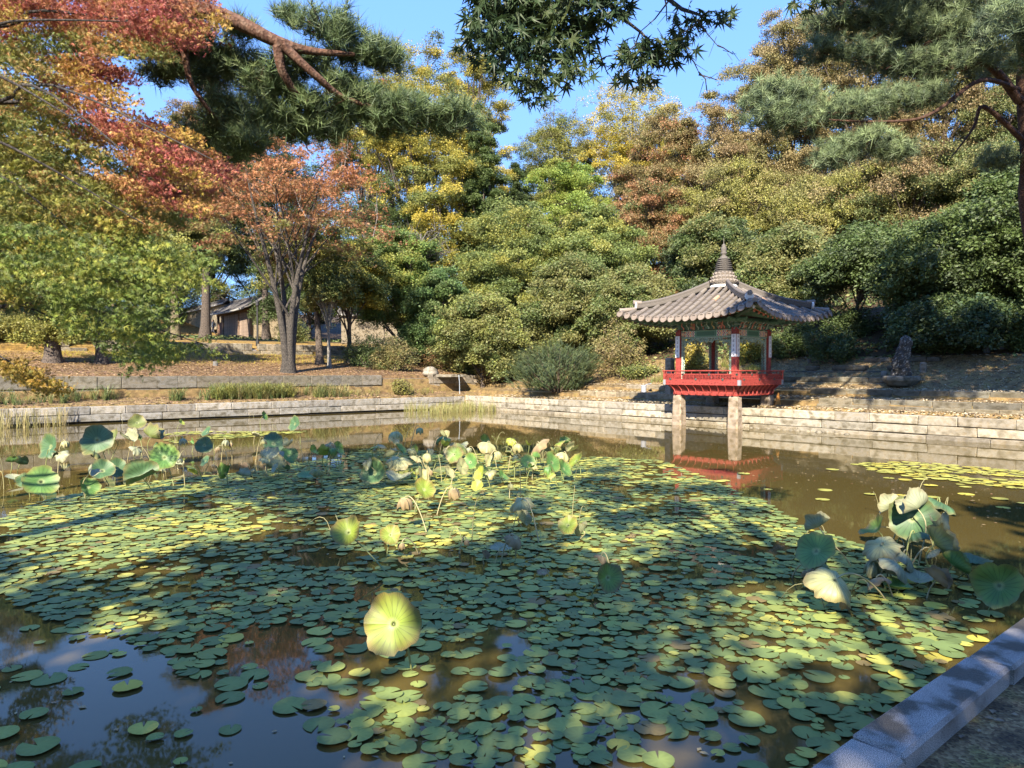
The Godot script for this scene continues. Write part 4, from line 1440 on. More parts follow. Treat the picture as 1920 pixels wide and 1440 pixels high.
func pine(label: String, base: Vector3, trunk: Array, tr: float, limbs: Array, tufts: Array, per: float, pal: Array, bark: Color):
	var t := thing("pine_tree", label, "tree", base)
	var mb := MB.new()
	mb.col = bark
	var tp := []
	for q in trunk: tp.append(q - base)
	limb(mb, tp, tr, tr * 0.45, 10)
	for l in limbs:
		var lp := []
		for q in l[0]: lp.append(q - base)
		limb(mb, lp, l[1], l[2], 7)
	var xs := []
	var cs := []
	var tuft := needle_tuft("tuft", 34, 0.2, 0.0085) if base.x < 0.0 else needle_tuft("pale_tuft", 34, 0.25, 0.013)
	for s in tufts:
		var c := at(s[0], s[1], s[2])
		var r: float = s[3] * s[2] / 1330.0
		# twigs through the pad, tufts on them
		for i in int(per * pow(r, 1.6)) + 4:
			var q := rdir() * r * pow(rng.randf(), 0.45)
			q.y *= 0.42
			if i % 4 == 0: q *= rnd(1.0, 1.45)
			var bs := Basis(Vector3.UP, rnd(0, TAU)) * Basis(Vector3.RIGHT, rnd(-0.7, 0.7))
			xs.append(Transform3D(bs.scaled(Vector3.ONE * rnd(0.8, 1.3)), c + q - base))
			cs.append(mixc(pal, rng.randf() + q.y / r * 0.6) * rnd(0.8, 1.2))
			if i % 9 == 0:
				mb.tube([c - base + Vector3(0, -0.1 * r, 0), c + q * 0.5 - base + Vector3(0, -0.15 * r, 0), c + q - base], [0.014, 0.009, 0.004], 3, false)
	part(t, "trunk", mb.mesh(), M.pine_bark)
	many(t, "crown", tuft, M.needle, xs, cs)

func build_near_trees():
	rng.seed = 71
	# red and orange maple leaning over the water from the left bank
	var base := Vector3(-8.6, 0.66, -3.0)
	var sp := maple_spray("near_maple", 11, 0.17, 0.5, 0.044, 0.5)
	var list := []
	for i in 980:
		var px := rnd(-60, 440)
		var py := rnd(-60, 560)
		# the edge of the crown: out to the right at the top, falling away to the lower left
		var edge := pl(py, [[-60, 420], [60, 395], [110, 250], [200, 240], [250, 345], [300, 420], [350, 405], [420, 330], [470, 200], [560, 90]])
		if px > edge: continue
		if py > 90 and py < 230 and px > 190 and rng.randf() < 0.55: continue
		list.append([px, py, rnd(7.6, 10.6), rnd(20, 46)])
	var col := func(s: Array, q: Vector3, tone: float) -> Color:
		var x: float = s[0]
		var y: float = s[1]
		var redness := smoothstep(30.0, -60.0, y - 70.0 + x * -0.05)   # the top band
		redness = maxf(redness, smoothstep(140.0, 20.0, absf((y - 60.0) - x * 0.62)) * smoothstep(60, 160, x))
		redness = maxf(redness, smoothstep(60.0, 10.0, absf(y - 355.0)) * smoothstep(180, 260, x))
		redness += (tone - 0.5) * 1.0
		if redness > 0.68: return mixc([Color(0.46, 0.23, 0.09), Color(0.40, 0.155, 0.085), Color(0.36, 0.09, 0.075)], tone + rnd(-0.3, 0.3)) * rnd(0.85, 1.2)
		if redness > 0.25: return mixc([Color(0.44, 0.31, 0.06), Color(0.5, 0.26, 0.1), Color(0.25, 0.24, 0.06)], tone + rnd(-0.3, 0.3)) * rnd(0.85, 1.2)
		return mixc([Color(0.13, 0.18, 0.04), Color(0.22, 0.22, 0.05), Color(0.3, 0.3, 0.05), Color(0.42, 0.33, 0.06)], tone + rnd(-0.3, 0.3)) * rnd(0.85, 1.15)
	var xs := []
	var cs := []
	sprays_of(list, 210.0, 0.3, Vector3(0, -0.35, 0), col, xs, cs)
	var t := thing("maple_tree", "leaning maple over the water with red, orange and olive leaves at the upper left", "tree", base)
	var mb := MB.new()
	mb.col = Color(0.05, 0.042, 0.036)
	limb(mb, [Vector3(0, -0.2, 0), Vector3(0.3, 2.0, -0.5), Vector3(0.8, 4.0, -1.2), Vector3(1.2, 6.2, -2.4)], 0.24, 0.12, 9)
	for e in [[at(60, 160, 7.5), at(240, 290, 7.2)], [at(20, 40, 7.5), at(240, 40, 7.5)], [at(100, 160, 7.8), at(400, 300, 7.0)], [at(-40, 250, 7), at(270, 420, 7.5)], [at(0, 330, 7.8), at(160, 460, 8)], [at(80, 20, 8), at(380, 60, 8.4)], [at(-60, 120, 6.5), at(150, 230, 6.4)]]:
		limb(mb, [Vector3(0.6, 3.4, -1.0), (e[0] as Vector3) - base - Vector3(0.8, 0.2, 0), e[0] - base, e[1] - base], 0.035, 0.005, 6)
	part(t, "trunk", mb.mesh(), M.bark)
	many(t, "crown", sp, M.leaf, rel(xs, base), cs)
	# green maple, lower left
	base = Vector3(-11.6, 0.66, -6.6)
	list = []
	for i in 640:
		var px := rnd(-60, 440)
		var py := rnd(395, 690)
		var lo := pl(px, [[-60, 545], [40, 560], [120, 590], [180, 630], [240, 690], [300, 680], [350, 640], [440, 640]])
		var hi := pl(px, [[-60, 420], [100, 430], [260, 440], [330, 450], [400, 500], [440, 560]])
		if py > lo or py < hi: continue
		if px > 310 and py > 530: continue
		list.append([px, py, rnd(6.4, 9.6), rnd(16, 44)])
	for k in 10: list.append([rnd(300, 400), rnd(635, 660), rnd(8, 9), rnd(10, 18)])
	var ylist := []
	for k in 36:
		var px := rnd(-40, 115)
		ylist.append([px, rnd(668, 690) + maxf(px, 0) * 0.45 + rnd(-12, 14), rnd(8, 9.5), rnd(16, 30)])
	xs = []
	cs = []
	var gcol := func(s: Array, q: Vector3, tone: float) -> Color:
		return mixc([Color(0.10, 0.14, 0.035), Color(0.16, 0.215, 0.035), Color(0.28, 0.29, 0.045)], tone + rnd(-0.2, 0.2)) * rnd(0.85, 1.15)
	var ycol := func(s: Array, q: Vector3, tone: float) -> Color:
		return mixc([OLV, Color(0.32, 0.2, 0.03), Color(0.24, 0.19, 0.03)], tone + rnd(-0.3, 0.3))
	sprays_of(list, 105.0, 0.2, Vector3(0, -0.3, 0), gcol, xs, cs, 1.12)
	sprays_of(ylist, 160.0, 0.25, Vector3(0, -0.4, 0), ycol, xs, cs)
	t = thing("maple_tree", "green leaved maple hanging over the water at the left, lowest sprays yellowing", "tree", base)
	mb = MB.new()
	mb.col = Color(0.05, 0.042, 0.036)
	limb(mb, [Vector3(0, -0.2, 0), Vector3(0.5, 1.4, -0.3), Vector3(1.5, 3.2, -0.7), Vector3(2.0, 5.0, -1.0)], 0.22, 0.08, 9)
	for e in [[at(0, 440, 8.5), at(250, 460, 8.5)], [at(60, 500, 8.5), at(270, 600, 8.5)], [at(20, 470, 9), at(400, 470, 9)], [at(0, 560, 8.5), at(250, 660, 8.5)], [at(-60, 640, 8.6), at(100, 730, 8.6)], [at(100, 560, 8.2), at(390, 648, 8.4)]]:
		limb(mb, [Vector3(0.9, 2.2, -0.5), (e[0] as Vector3) - base - Vector3(0.8, 0.1, 0), e[0] - base, e[1] - base], 0.032, 0.005, 6)
	part(t, "trunk", mb.mesh(), M.bark)
	many(t, "crown", sp, M.leaf, rel(xs, base), cs)
	# pine with the long branch at the top
	base = Vector3(-13.5, 0.66, -9.4)
	var b0 := at(-250, 150, 9.6)
	pine("pine on the left bank whose long bough crosses the upper sky", base, [base, base + Vector3(0.6, 3, 0), b0 + Vector3(-0.6, 0.0, 0), b0 + Vector3(0.2, 1.6, -0.2)], 0.3,
		[[[b0, at(100, -30, 9.8), at(385, 20, 10), at(520, 78, 10.2), at(580, 95, 10.4), at(665, 102, 10.6)], 0.17, 0.03],
		[[at(520, 78, 10.2), at(528, 130, 10.3), at(555, 175, 10.6), at(580, 195, 10.8)], 0.085, 0.03],
		[[at(530, 85, 10.2), at(590, 140, 10.4), at(650, 185, 10.8), at(760, 215, 11.2)], 0.075, 0.02],
		[[at(335, 0, 10), at(345, 90, 10.1), at(360, 160, 10.2), at(400, 215, 10.4)], 0.07, 0.02]],
		[[615, 50, 10.6, 62], [670, 95, 10.8, 60], [720, 110, 11, 48], [560, 120, 10.8, 60], [480, 150, 10.8, 66], [455, 55, 10.4, 34], [320, 85, 10.3, 60], [430, 110, 10.8, 50], [500, 215, 11, 66], [590, 200, 11, 62], [440, 225, 10.8, 60], [470, 262, 10.8, 46], [690, 205, 11.2, 66], [760, 215, 11.3, 74], [840, 225, 11.5, 66], [650, 160, 11, 48], [380, 95, 10.4, 50], [540, 30, 10.6, 30], [405, 190, 10.6, 36], [400, 150, 10.9, 40], [720, 235, 11.3, 50], [550, 245, 11.2, 50], [30, 385, 12, 60], [80, 395, 12, 34], [20, 570, 13, 46], [290, 85, 10.3, 52], [255, 60, 10.2, 40], [350, 130, 10.4, 46], [385, 255, 11, 54], [430, 285, 11, 44], [345, 55, 10.3, 50], [300, 140, 10.6, 34], [520, 160, 10.8, 50], [610, 245, 11.2, 46]],
		400.0, [Color(0.05, 0.08, 0.035), Color(0.09, 0.14, 0.05), Color(0.16, 0.21, 0.08)], Color(0.13, 0.095, 0.075))
	# red pine on the right bank
	base = at(2010, 697, 22.5)
	base.y = 1.0
	var over := []   # the boughs of its crown out of the frame above and to the right
	for k in 26: over.append([rnd(1940, 2250), rnd(-180, 120), rnd(14.5, 18), rnd(70, 110)])
	for k in 14: over.append([rnd(1500, 1950), rnd(-260, -40), rnd(16, 20), rnd(60, 100)])
	pine("red barked pine leaning in from the right edge with pale green boughs", base, [base, at(1932, 420, 21.5), at(1928, 300, 21.3), at(1918, 150, 21), at(1930, 40, 21), at(1870, -30, 20.6)], 0.27,
		[[[at(1912, 190, 21), at(1850, 118, 20.6), at(1790, 130, 20.4), at(1700, 95, 20.2), at(1600, 90, 20)], 0.14, 0.012],
		[[at(1912, 60, 21), at(1850, 30, 20.4), at(1780, 20, 20.2), at(1690, 10, 20), at(1580, 40, 20)], 0.13, 0.012],
		[[at(1915, 170, 21), at(1840, 150, 20), at(1760, 205, 19.4), at(1700, 226, 19), at(1560, 225, 18.8), at(1470, 205, 18.8)], 0.075, 0.012],
		[[at(1915, 260, 21), at(1845, 200, 20.6), at(1825, 240, 20.6), at(1780, 300, 20.2)], 0.09, 0.012],
		[[at(1880, 20, 20.5), at(1760, 70, 20), at(1660, 130, 19.6)], 0.1, 0.02]],
		[[1445, 165, 19, 40], [1440, 215, 19, 54], [1500, 180, 19, 56], [1500, 225, 19, 60], [1570, 205, 19, 58], [1620, 195, 19.4, 56], [1420, 190, 19, 30], [1560, 45, 20, 56], [1630, 35, 20, 66], [1690, 60, 20, 70], [1760, 60, 20, 76], [1830, 60, 20.4, 70], [1540, 95, 19.6, 44], [1610, 100, 19.6, 50], [1680, 120, 20, 60], [1750, 120, 20, 66], [1820, 110, 20.4, 60], [1570, 280, 19, 44], [1620, 265, 19, 50], [1680, 280, 19.4, 44], [1560, 300, 19, 34], [1680, 190, 19.8, 54], [1740, 180, 20, 50], [1720, 5, 20, 70], [1800, 5, 20, 60], [1880, 20, 21, 60], [1660, -20, 20, 60], [1890, 120, 21.4, 40], [1870, 300, 21.5, 40]] + over,
		150.0, [Color(0.045, 0.07, 0.035), Color(0.11, 0.155, 0.07), Color(0.21, 0.27, 0.12)], Color(0.085, 0.055, 0.042))
	# dark maple overhead: its trunk stands behind the viewer
	base = Vector3(1.6, 0.58, 3.4)
	list = [[950, 30, 4.5, 70], [1000, 70, 4.5, 62], [1050, 40, 4.6, 60], [960, 105, 4.4, 46], [1005, 140, 4.4, 40], [1005, 172, 4.4, 24], [1065, 90, 4.5, 46], [1110, 35, 4.5, 36], [1075, 130, 4.4, 30], [1150, 5, 4.5, 30], [1190, 100, 4.6, 40], [1235, 92, 4.6, 36], [1190, 140, 4.6, 26], [1255, 95, 4.6, 26], [1290, 36, 4.7, 32], [1335, 35, 4.7, 22], [905, 90, 4.4, 26], [930, 60, 4.3, 40], [1510, 0, 4.5, 18], [1555, -6, 4.5, 22], [1000, 10, 4.6, 70], [1090, -20, 4.6, 70], [930, -20, 4.4, 60]]
	for k in 26: list.append([rnd(300, 1700), rnd(-700, -120), rnd(3.5, 5.5), rnd(70, 150)])
	xs = []
	cs = []
	var dsp := maple_spray("dark_maple", 5, 0.11, 0.7, 0.075, 1.2, 0.3)
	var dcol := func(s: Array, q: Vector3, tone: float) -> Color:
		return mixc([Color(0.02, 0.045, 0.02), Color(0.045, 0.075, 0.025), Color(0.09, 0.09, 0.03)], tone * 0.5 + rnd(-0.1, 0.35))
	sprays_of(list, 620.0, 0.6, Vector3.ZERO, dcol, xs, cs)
	t = thing("maple_tree", "dark green maple overhead whose leaf sprays hang into the top of the sky", "tree", base)
	mb = MB.new()
	mb.col = Color(0.07, 0.06, 0.055)
	limb(mb, [Vector3(0, -0.2, 0), Vector3(-0.2, 2.2, -0.4), Vector3(-0.4, 4.6, -1.6), Vector3(-0.6, 6.4, -4.0)], 0.24, 0.1, 9)
	for e in [[at(1000, -200, 4.6), at(1000, 60, 4.5)], [at(1100, -200, 4.6), at(1230, 90, 4.6)], [at(1250, -150, 4.7), at(1330, 40, 4.7)], [at(900, -200, 4.4), at(950, 90, 4.4)], [at(1400, -200, 4.6), at(1520, 0, 4.5)]]:
		limb(mb, [Vector3(-0.4, 5.2, -2.4), e[0] - base, e[1] - base], 0.05, 0.005, 6)
	for e in [[1255, 0, 1200, 60], [1200, 60, 1170, 100], [1245, -10, 1250, 40], [1330, 20, 1300, 50], [1300, 50, 1262, 85], [1310, 40, 1345, 85], [1345, 85, 1375, 102], [1285, 95, 1310, 135], [1310, 135, 1325, 170], [1310, 140, 1345, 150], [1120, 85, 1140, 140]]:
		mb.tube([at(e[0], e[1], 4.6) - base, at((e[0] + e[2]) * 0.5 + rnd(-6, 6), (e[1] + e[3]) * 0.5 + rnd(-6, 6), 4.6) - base, at(e[2], e[3], 4.6) - base], [0.006, 0.004, 0.0025], 4, false)
		for k in 3:
			var q := at(lerpf(e[0], e[2], rnd(0.3, 1.0)), lerpf(e[1], e[3], rnd(0.3, 1.0)), 4.6) - base
			mb.tube([q, q + Vector3(rnd(-0.1, 0.1), rnd(-0.12, 0.02), rnd(-0.05, 0.05))], [0.0025, 0.0012], 3, false)
	part(t, "trunk", mb.mesh(), M.bark)
	many(t, "crown", dsp, M.leaf, rel(xs, base), cs)

func build_shade_trees_gaps():
	for q in [[737, 1170, 0.4, 0.5], [653, 998, 0.45, 0.4], [500, 1120, 0, 0.45], [585, 1110, 0, 0.4], [1080, 1340, 0, 0.3], [1400, 1120, 0, 0.5], [1450, 1290, 0, 0.3], [1140, 1083, 0.25, 0.3], [180, 1180, 0, 0.6], [1180, 1000, 0, 0.9], [1300, 960, 0, 0.8], [700, 1290, 0, 0.3], [930, 1090, 0, 0.35], [1240, 1180, 0, 0.3], [1000, 1230, 0, 0.25], [330, 1080, 0, 0.45], [850, 985, 0.2, 0.7], [1290, 1390, 0, 0.2], [1820, 1190, 0, 0.3], [450, 1240, 0, 0.25], [1565, 1117, 0.2, 0.5], [1720, 960, 0.6, 0.45], [780, 1350, 0, 0.3]]:
		light_gaps.append([gp(q[0], q[1], q[2]), q[3] * 1.0])

func build_shade_trees():   # the trees behind the viewer: out of the frame, they shade the near water and stand in its reflections
	rng.seed = 81
	build_shade_trees_gaps()
	var big := leaf_cluster("shade", 18, 0.6, 0.6, 0.26, 0.17)
	tree("maple_tree", "maple on the pavilion bank beyond the right edge, overhanging the steps", "", Vector3(19.5, 0.85, -17.5), 10.0, {"pal": [DRK, GRN, MIDG], "spread": 4.6, "low": 0.3, "leaf": leafmesh["layer"]})
	var rows := [ [-6.8, 4.2, 8.3, 3.9], [-2.2, 5.2, 10.2, 4.2], [4.5, 6.0, 11.2, 4.2], [10.5, 5.0, 11.0, 4.0]]
	for i in rows.size():
		var q = rows[i]
		var p := Vector3(q[0], 0.6, q[1])
		p.y = terr(p)
		tree("broadleaf_tree", ["lower tree on the near bank left of the viewer", "tree on the near bank just left behind the viewer", "tree on the near bank just right behind the viewer", "tree on the near bank toward the right corner"][i], "trees along the near bank", p, q[2], {"pal": [GRN, MIDG, OLV], "spread": q[3], "low": 0.35, "puffs": 11, "per": 24, "leaf": big, "gaps": light_gaps, "blob": 1.0, "puff": 0.85})

func shrub(called: String, label: String, px: float, py: float, d: float, hw: float, hh: float, pal: Array, leaf: Mesh, per: int, stems := Color(0.2, 0.16, 0.11)):
	var p := at(px, py, d)
	p.y = terr(p) - 0.05
	var t := thing(called, label, "shrub", p)
	var w := hw * d / 1330.0
	var h := hh * d / 1330.0
	var mb := MB.new()
	mb.col = stems
	var xs := []
	var cs := []
	for i in 26:
		var an := rnd(0, TAU)
		var e := Vector3(cos(an) * w * rnd(0.1, 0.95), h * rnd(0.45, 1.0), sin(an) * w * rnd(0.1, 0.7))
		e.y *= sqrt(maxf(0.15, 1.0 - pow(Vector2(e.x, e.z).length() / w, 2.0) * 0.75))
		mb.tube([Vector3(cos(an) * 0.15, 0, sin(an) * 0.15), e * Vector3(0.5, 0.6, 0.5), e], [0.025, 0.018, 0.006], 4, false)
		for k in per:
			var f := rnd(0.25, 1.05)
			var q := e * Vector3(lerpf(0.5, 1, f), f, lerpf(0.5, 1, f)) + rdir() * minf(w, h) * 0.22
			if q.y < 0.05: q.y = rnd(0.05, 0.3)
			xs.append(Transform3D(Basis(Vector3.UP, rnd(0, TAU)) * Basis(Vector3.RIGHT, rnd(-0.6, 0.6)).scaled(Vector3.ONE * rnd(0.6, 1.1)), q))
			cs.append(mixc(pal, rng.randf()) * rnd(0.85, 1.15))
	part(t, "stems", mb.mesh(), M.bark)
	many(t, "foliage", leaf, M.leaf, xs, cs)

func build_shrubs():
	rng.seed = 91
	var yew := MB.new()   # an upright yew shoot with short needles
	for i in 46:
		var y := rnd(0.0, 0.5)
		var an := rnd(0, TAU)
		var d := Vector3(cos(an), 0.7, sin(an)).normalized()
		var s := d.cross(Vector3.UP).normalized() * 0.012
		var o := Vector3(0, y, 0)
		yew.col = grey(rnd(0.75, 1.25))
		yew.tri(o - s, o + d * (0.11 * (1.15 - y)), o + s)
	var ym := yew.mesh()
	var p := at(1046, 697, 39.3)
	p.y = terr(p) - 0.1
	var t := thing("yew_bush", "wide dark green yew bush with upright shoots beside the pond wall", "shrub", p)
	var mb := MB.new()
	mb.col = Color(0.14, 0.1, 0.07)
	var xs := []
	var cs := []
	for i in 40:
		var an := rnd(0, TAU)
		var rr := sqrt(rng.randf())
		var e := Vector3(cos(an) * 2.7 * rr, 2.55 * sqrt(maxf(0.12, 1.0 - rr * rr * 0.9)) * rnd(0.8, 1.08), sin(an) * 2.2 * rr)
		mb.tube([Vector3(cos(an) * 0.2, 0, sin(an) * 0.2), e * Vector3(0.6, 0.5, 0.6), e], [0.05, 0.03, 0.01], 4, false)
		for k in 130:
			var f := pow(rng.randf(), 0.6)
			var q := e * Vector3(lerpf(0.45, 1.0, f), f, lerpf(0.45, 1.0, f)) + rdir() * 0.42
			if q.y < 0.1: q.y = rnd(0.1, 0.5)
			var tip := (Vector3(q.x * 0.45, 0.75, q.z * 0.45) + rdir() * 0.55).normalized()
			var sd := tip.cross(rdir()).normalized()
			xs.append(Transform3D(Basis(sd, tip, sd.cross(tip)).scaled(Vector3.ONE * rnd(0.4, 0.75)), q))
			cs.append(mixc([Color(0.055, 0.078, 0.03), Color(0.085, 0.12, 0.042), Color(0.13, 0.16, 0.06)], rng.randf()))
	part(t, "stems", mb.mesh(), M.bark)
	many(t, "foliage", ym, M.needle, xs, cs)
	var b := leaf_cluster("shrub_leaf", 16, 0.26, 0.7, 0.11, 0.07)
	shrub("shrub", "olive brown twiggy shrub beside the water spout", 742, 690, 45, 48, 62, [OLV, TAN, MIDG], b, 26)
	shrub("shrub", "thin pinkish stemmed shrub over the spout wall", 815, 690, 48.5, 34, 55, [OLV, TAN, RUS], b, 12)
	shrub("shrub", "yellow olive shrub right of the water spout", 880, 690, 47, 52, 70, [OLV, YGR, TAN], b, 26)
	shrub("shrub", "tan shrub tight behind the left end of the yew bush", 925, 690, 46, 36, 60, [TAN, BRN, OLV], b, 18)
	shrub("shrub", "small yellow plant growing from the terrace wall foot", 752, 745, 41.5, 24, 30, [YGR, OLV, TAN], b, 12)
	shrub("shrub", "brown twiggy shrub left behind the pavilion", 1165, 690, 40, 62, 110, [TAN, OLV, BRN], b, 22)
	shrub("shrub", "golden leaved shrub seen between the pavilion columns", 1300, 700, 36, 40, 90, [TAN, YEL, OLV], b, 26)
	shrub("shrub", "yellow green shrub right of the pavilion columns", 1415, 690, 36, 46, 95, [YGR, MIDG, YEL], b, 22)
	shrub("shrub", "dark green shrub behind the right pavilion column", 1490, 690, 35, 44, 90, [GRN, MIDG, DRK], b, 26)
	shrub("shrub", "green low growth left above the leaf slope", 1200, 692, 39, 50, 28, [YGR, MIDG, OLV], b, 10)
	shrub("shrub", "dark shrub under the bright green tree", 690, 690, 46, 50, 75, [DRK, GRN, MIDG], b, 24)
	shrub("shrub", "dry orange brown undergrowth at the right edge", 1890, 715, 29, 50, 40, [TAN, BRN, OLV], b, 16)
	shrub("shrub", "dark shrub right of the standing stone", 1780, 700, 30, 60, 60, [DRK, GRN, GRN], b, 26)
	shrub("shrub", "dark undergrowth left of the standing stone", 1590, 690, 36, 60, 60, [DRK, GRN, MIDG], b, 24)
	shrub("shrub", "dark drooping shrub over the upper steps right of the pavilion", 1555, 700, 33, 62, 60, [DRK, GRN, MIDG], b, 26)
	shrub("shrub", "low dark shrub behind the black flood lamp", 1860, 715, 30, 60, 62, [DRK, GRN, OLV], b, 26)
	shrub("shrub", "dark shrub cut by the right edge above the steps", 1930, 705, 28, 60, 80, [DRK, GRN, MIDG], b, 26)
	for q in [[330, "big dark bush behind the left garden wall"], [410, "big dark bush rising over the gate roof"], [485, "big dark bush right behind the gate gable"]]:
		shrub("shrub", q[1], q[0], 600, 90, 75, 85, [DRK, GRN, MIDG], leafmesh["broad"], 30)
	shrub("shrub", "dark shrub behind the terrace at the left", 235, 655, 52, 70, 55, [DRK, GRN, MIDG], b, 24)
	shrub("shrub", "dim shrub between gate and orange maple", 545, 640, 56, 40, 50, [GRN, OLV, MIDG], b, 20)
	shrub("shrub", "green shrub at the foot of the long garden wall", 800, 640, 52, 55, 75, [MIDG, GRN, YGR], b, 24)

# ---------------------------------------------------------------- small things on the banks
func skin(bones: Array, cell: float) -> ArrayMesh:   # one smooth surface round tapered bones [from, to, radius, radius, colour]: surface nets on a grid
	var lo := Vector3.ONE * 1e9
	var hi := -lo
	for b in bones:
		for i in 2:
			lo = lo.min(b[i] - Vector3.ONE * (b[2 + i] + cell * 2.0))
			hi = hi.max(b[i] + Vector3.ONE * (b[2 + i] + cell * 2.0))
	var n := Vector3i(((hi - lo) / cell).ceil()) + Vector3i.ONE
	var field := PackedFloat32Array()
	field.resize(n.x * n.y * n.z)
	var dist := func(p: Vector3) -> float:
		var s := 0.0
		for b in bones:
			var ba: Vector3 = b[1] - b[0]
			var h := clampf((p - b[0]).dot(ba) / maxf(ba.length_squared(), 1e-6), 0, 1)
			s += exp(-(p.distance_to(b[0] + ba * h) - lerpf(b[2], b[3], h)) / (cell * 0.8))
		return -log(maxf(s, 1e-12)) * cell * 0.8
	for z in n.z:
		for y in n.y:
			for x in n.x:
				field[x + n.x * (y + n.y * z)] = dist.call(lo + Vector3(x, y, z) * cell)
	var mb := MB.new()
	var at_cell := {}
	for z in n.z - 1:
		for y in n.y - 1:
			for x in n.x - 1:
				var sum := Vector3.ZERO
				var cnt := 0
				for e in [[0, 1], [2, 3], [4, 5], [6, 7], [0, 2], [1, 3], [4, 6], [5, 7], [0, 4], [1, 5], [2, 6], [3, 7]]:
					var p0 := Vector3i(x + (e[0] & 1), y + ((e[0] >> 1) & 1), z + (e[0] >> 2))
					var p1 := Vector3i(x + (e[1] & 1), y + ((e[1] >> 1) & 1), z + (e[1] >> 2))
					var f0 := field[p0.x + n.x * (p0.y + n.y * p0.z)]
					var f1 := field[p1.x + n.x * (p1.y + n.y * p1.z)]
					if (f0 < 0.0) != (f1 < 0.0):
						sum += Vector3(p0).lerp(Vector3(p1), f0 / (f0 - f1))
						cnt += 1
				if cnt == 0: continue
				var p := lo + sum / cnt * cell
				var d0: float = dist.call(p)
				var g := Vector3(dist.call(p + Vector3(cell * 0.3, 0, 0)) - d0, dist.call(p + Vector3(0, cell * 0.3, 0)) - d0, dist.call(p + Vector3(0, 0, cell * 0.3)) - d0)
				var best := 1e9
				for b in bones:
					var ba: Vector3 = b[1] - b[0]
					var h := clampf((p - b[0]).dot(ba) / maxf(ba.length_squared(), 1e-6), 0, 1)
					var dd: float = p.distance_to(b[0] + ba * h) - lerpf(b[2], b[3], h)
					if dd < best:
						best = dd
						mb.col = b[4]
				at_cell[Vector3i(x, y, z)] = mb.vert(p, g.normalized())
	for c in at_cell:
		for k in 3:
			var a := Vector3i.ZERO
			a[k] = 1
			var q: Vector3i = c + a
			var f0 := field[c.x + n.x * (c.y + n.y * c.z)]
			var f1 := field[q.x + n.x * (q.y + n.y * q.z)]
			if (f0 < 0.0) == (f1 < 0.0): continue
			var u := Vector3i.ZERO
			var w := Vector3i.ZERO
			u[(k + 1) % 3] = 1
			w[(k + 2) % 3] = 1
			if not (at_cell.has(c - u) and at_cell.has(c - w) and at_cell.has(c - u - w)): continue
			var i0: int = at_cell[c]
			var i1: int = at_cell[c - u]
			var i2: int = at_cell[c - u - w]
			var i3: int = at_cell[c - w]
			if f0 < 0.0:
				mb.ix.append_array(PackedInt32Array([i0, i2, i1, i0, i3, i2]))
			else:
				mb.ix.append_array(PackedInt32Array([i0, i1, i2, i0, i2, i3]))
	return mb.mesh()

func build_person():
	var p := at(400, 630, 77.5)
	p.y = terr(p)
	var t := thing("person", "person in grey jacket with small backpack and dark trousers walking before the gate", "person", p)
	t.rotation.y = -1.2   # walking towards the gate, to the right
	var skinc := Color(0.42, 0.27, 0.2)
	var jk := Color(0.30, 0.34, 0.38)
	var tr := Color(0.06, 0.06, 0.075)
	var hair := Color(0.02, 0.018, 0.016)
	var sh := Color(0.25, 0.25, 0.25)
	var V := func(x, y, z): return Vector3(x, y, z)
	var bones := [
		[V.call(0, 0.95, 0), V.call(0, 1.15, 0.01), 0.145, 0.135, jk], [V.call(0, 1.15, 0.01), V.call(0, 1.38, 0), 0.14, 0.15, jk],
		[V.call(-0.16, 1.40, 0), V.call(0.16, 1.40, 0), 0.075, 0.075, jk], [V.call(0, 1.44, 0.01), V.call(0, 1.53, 0.03), 0.055, 0.052, skinc],
		[V.call(0, 1.60, 0.05), V.call(0, 1.66, 0.04), 0.085, 0.09, skinc], [V.call(0, 1.64, -0.01), V.call(0, 1.70, 0.02), 0.085, 0.085, hair],
		[V.call(0, 1.61, 0.14), V.call(0, 1.60, 0.145), 0.02, 0.018, skinc],
		[V.call(-0.2, 1.39, 0), V.call(-0.25, 1.13, -0.09), 0.058, 0.048, jk], [V.call(-0.25, 1.13, -0.09), V.call(-0.24, 0.92, 0.02), 0.046, 0.036, jk], [V.call(-0.24, 0.90, 0.03), V.call(-0.235, 0.81, 0.07), 0.034, 0.026, skinc],
		[V.call(0.2, 1.39, 0), V.call(0.24, 1.13, 0.06), 0.058, 0.048, jk], [V.call(0.24, 1.13, 0.06), V.call(0.23, 0.95, 0.2), 0.046, 0.036, jk], [V.call(0.23, 0.94, 0.22), V.call(0.22, 0.87, 0.28), 0.034, 0.026, skinc],
		[V.call(-0.09, 0.92, 0), V.call(-0.1, 0.50, 0.16), 0.09, 0.062, tr], [V.call(-0.1, 0.50, 0.16), V.call(-0.1, 0.09, 0.24), 0.06, 0.042, tr], [V.call(-0.1, 0.05, 0.22), V.call(-0.1, 0.04, 0.40), 0.045, 0.038, sh],
		[V.call(0.09, 0.92, 0), V.call(0.1, 0.50, -0.05), 0.09, 0.062, tr], [V.call(0.1, 0.50, -0.05), V.call(0.1, 0.13, -0.32), 0.06, 0.042, tr], [V.call(0.1, 0.10, -0.33), V.call(0.1, 0.03, -0.19), 0.045, 0.036, sh]]
	part(t, "body", skin(bones, 0.026), M.plain)
	part(t, "backpack", skin([[V.call(0, 1.12, -0.2), V.call(0, 1.34, -0.19), 0.11, 0.09, Color(0.12, 0.14, 0.17)]], 0.03), M.plain)

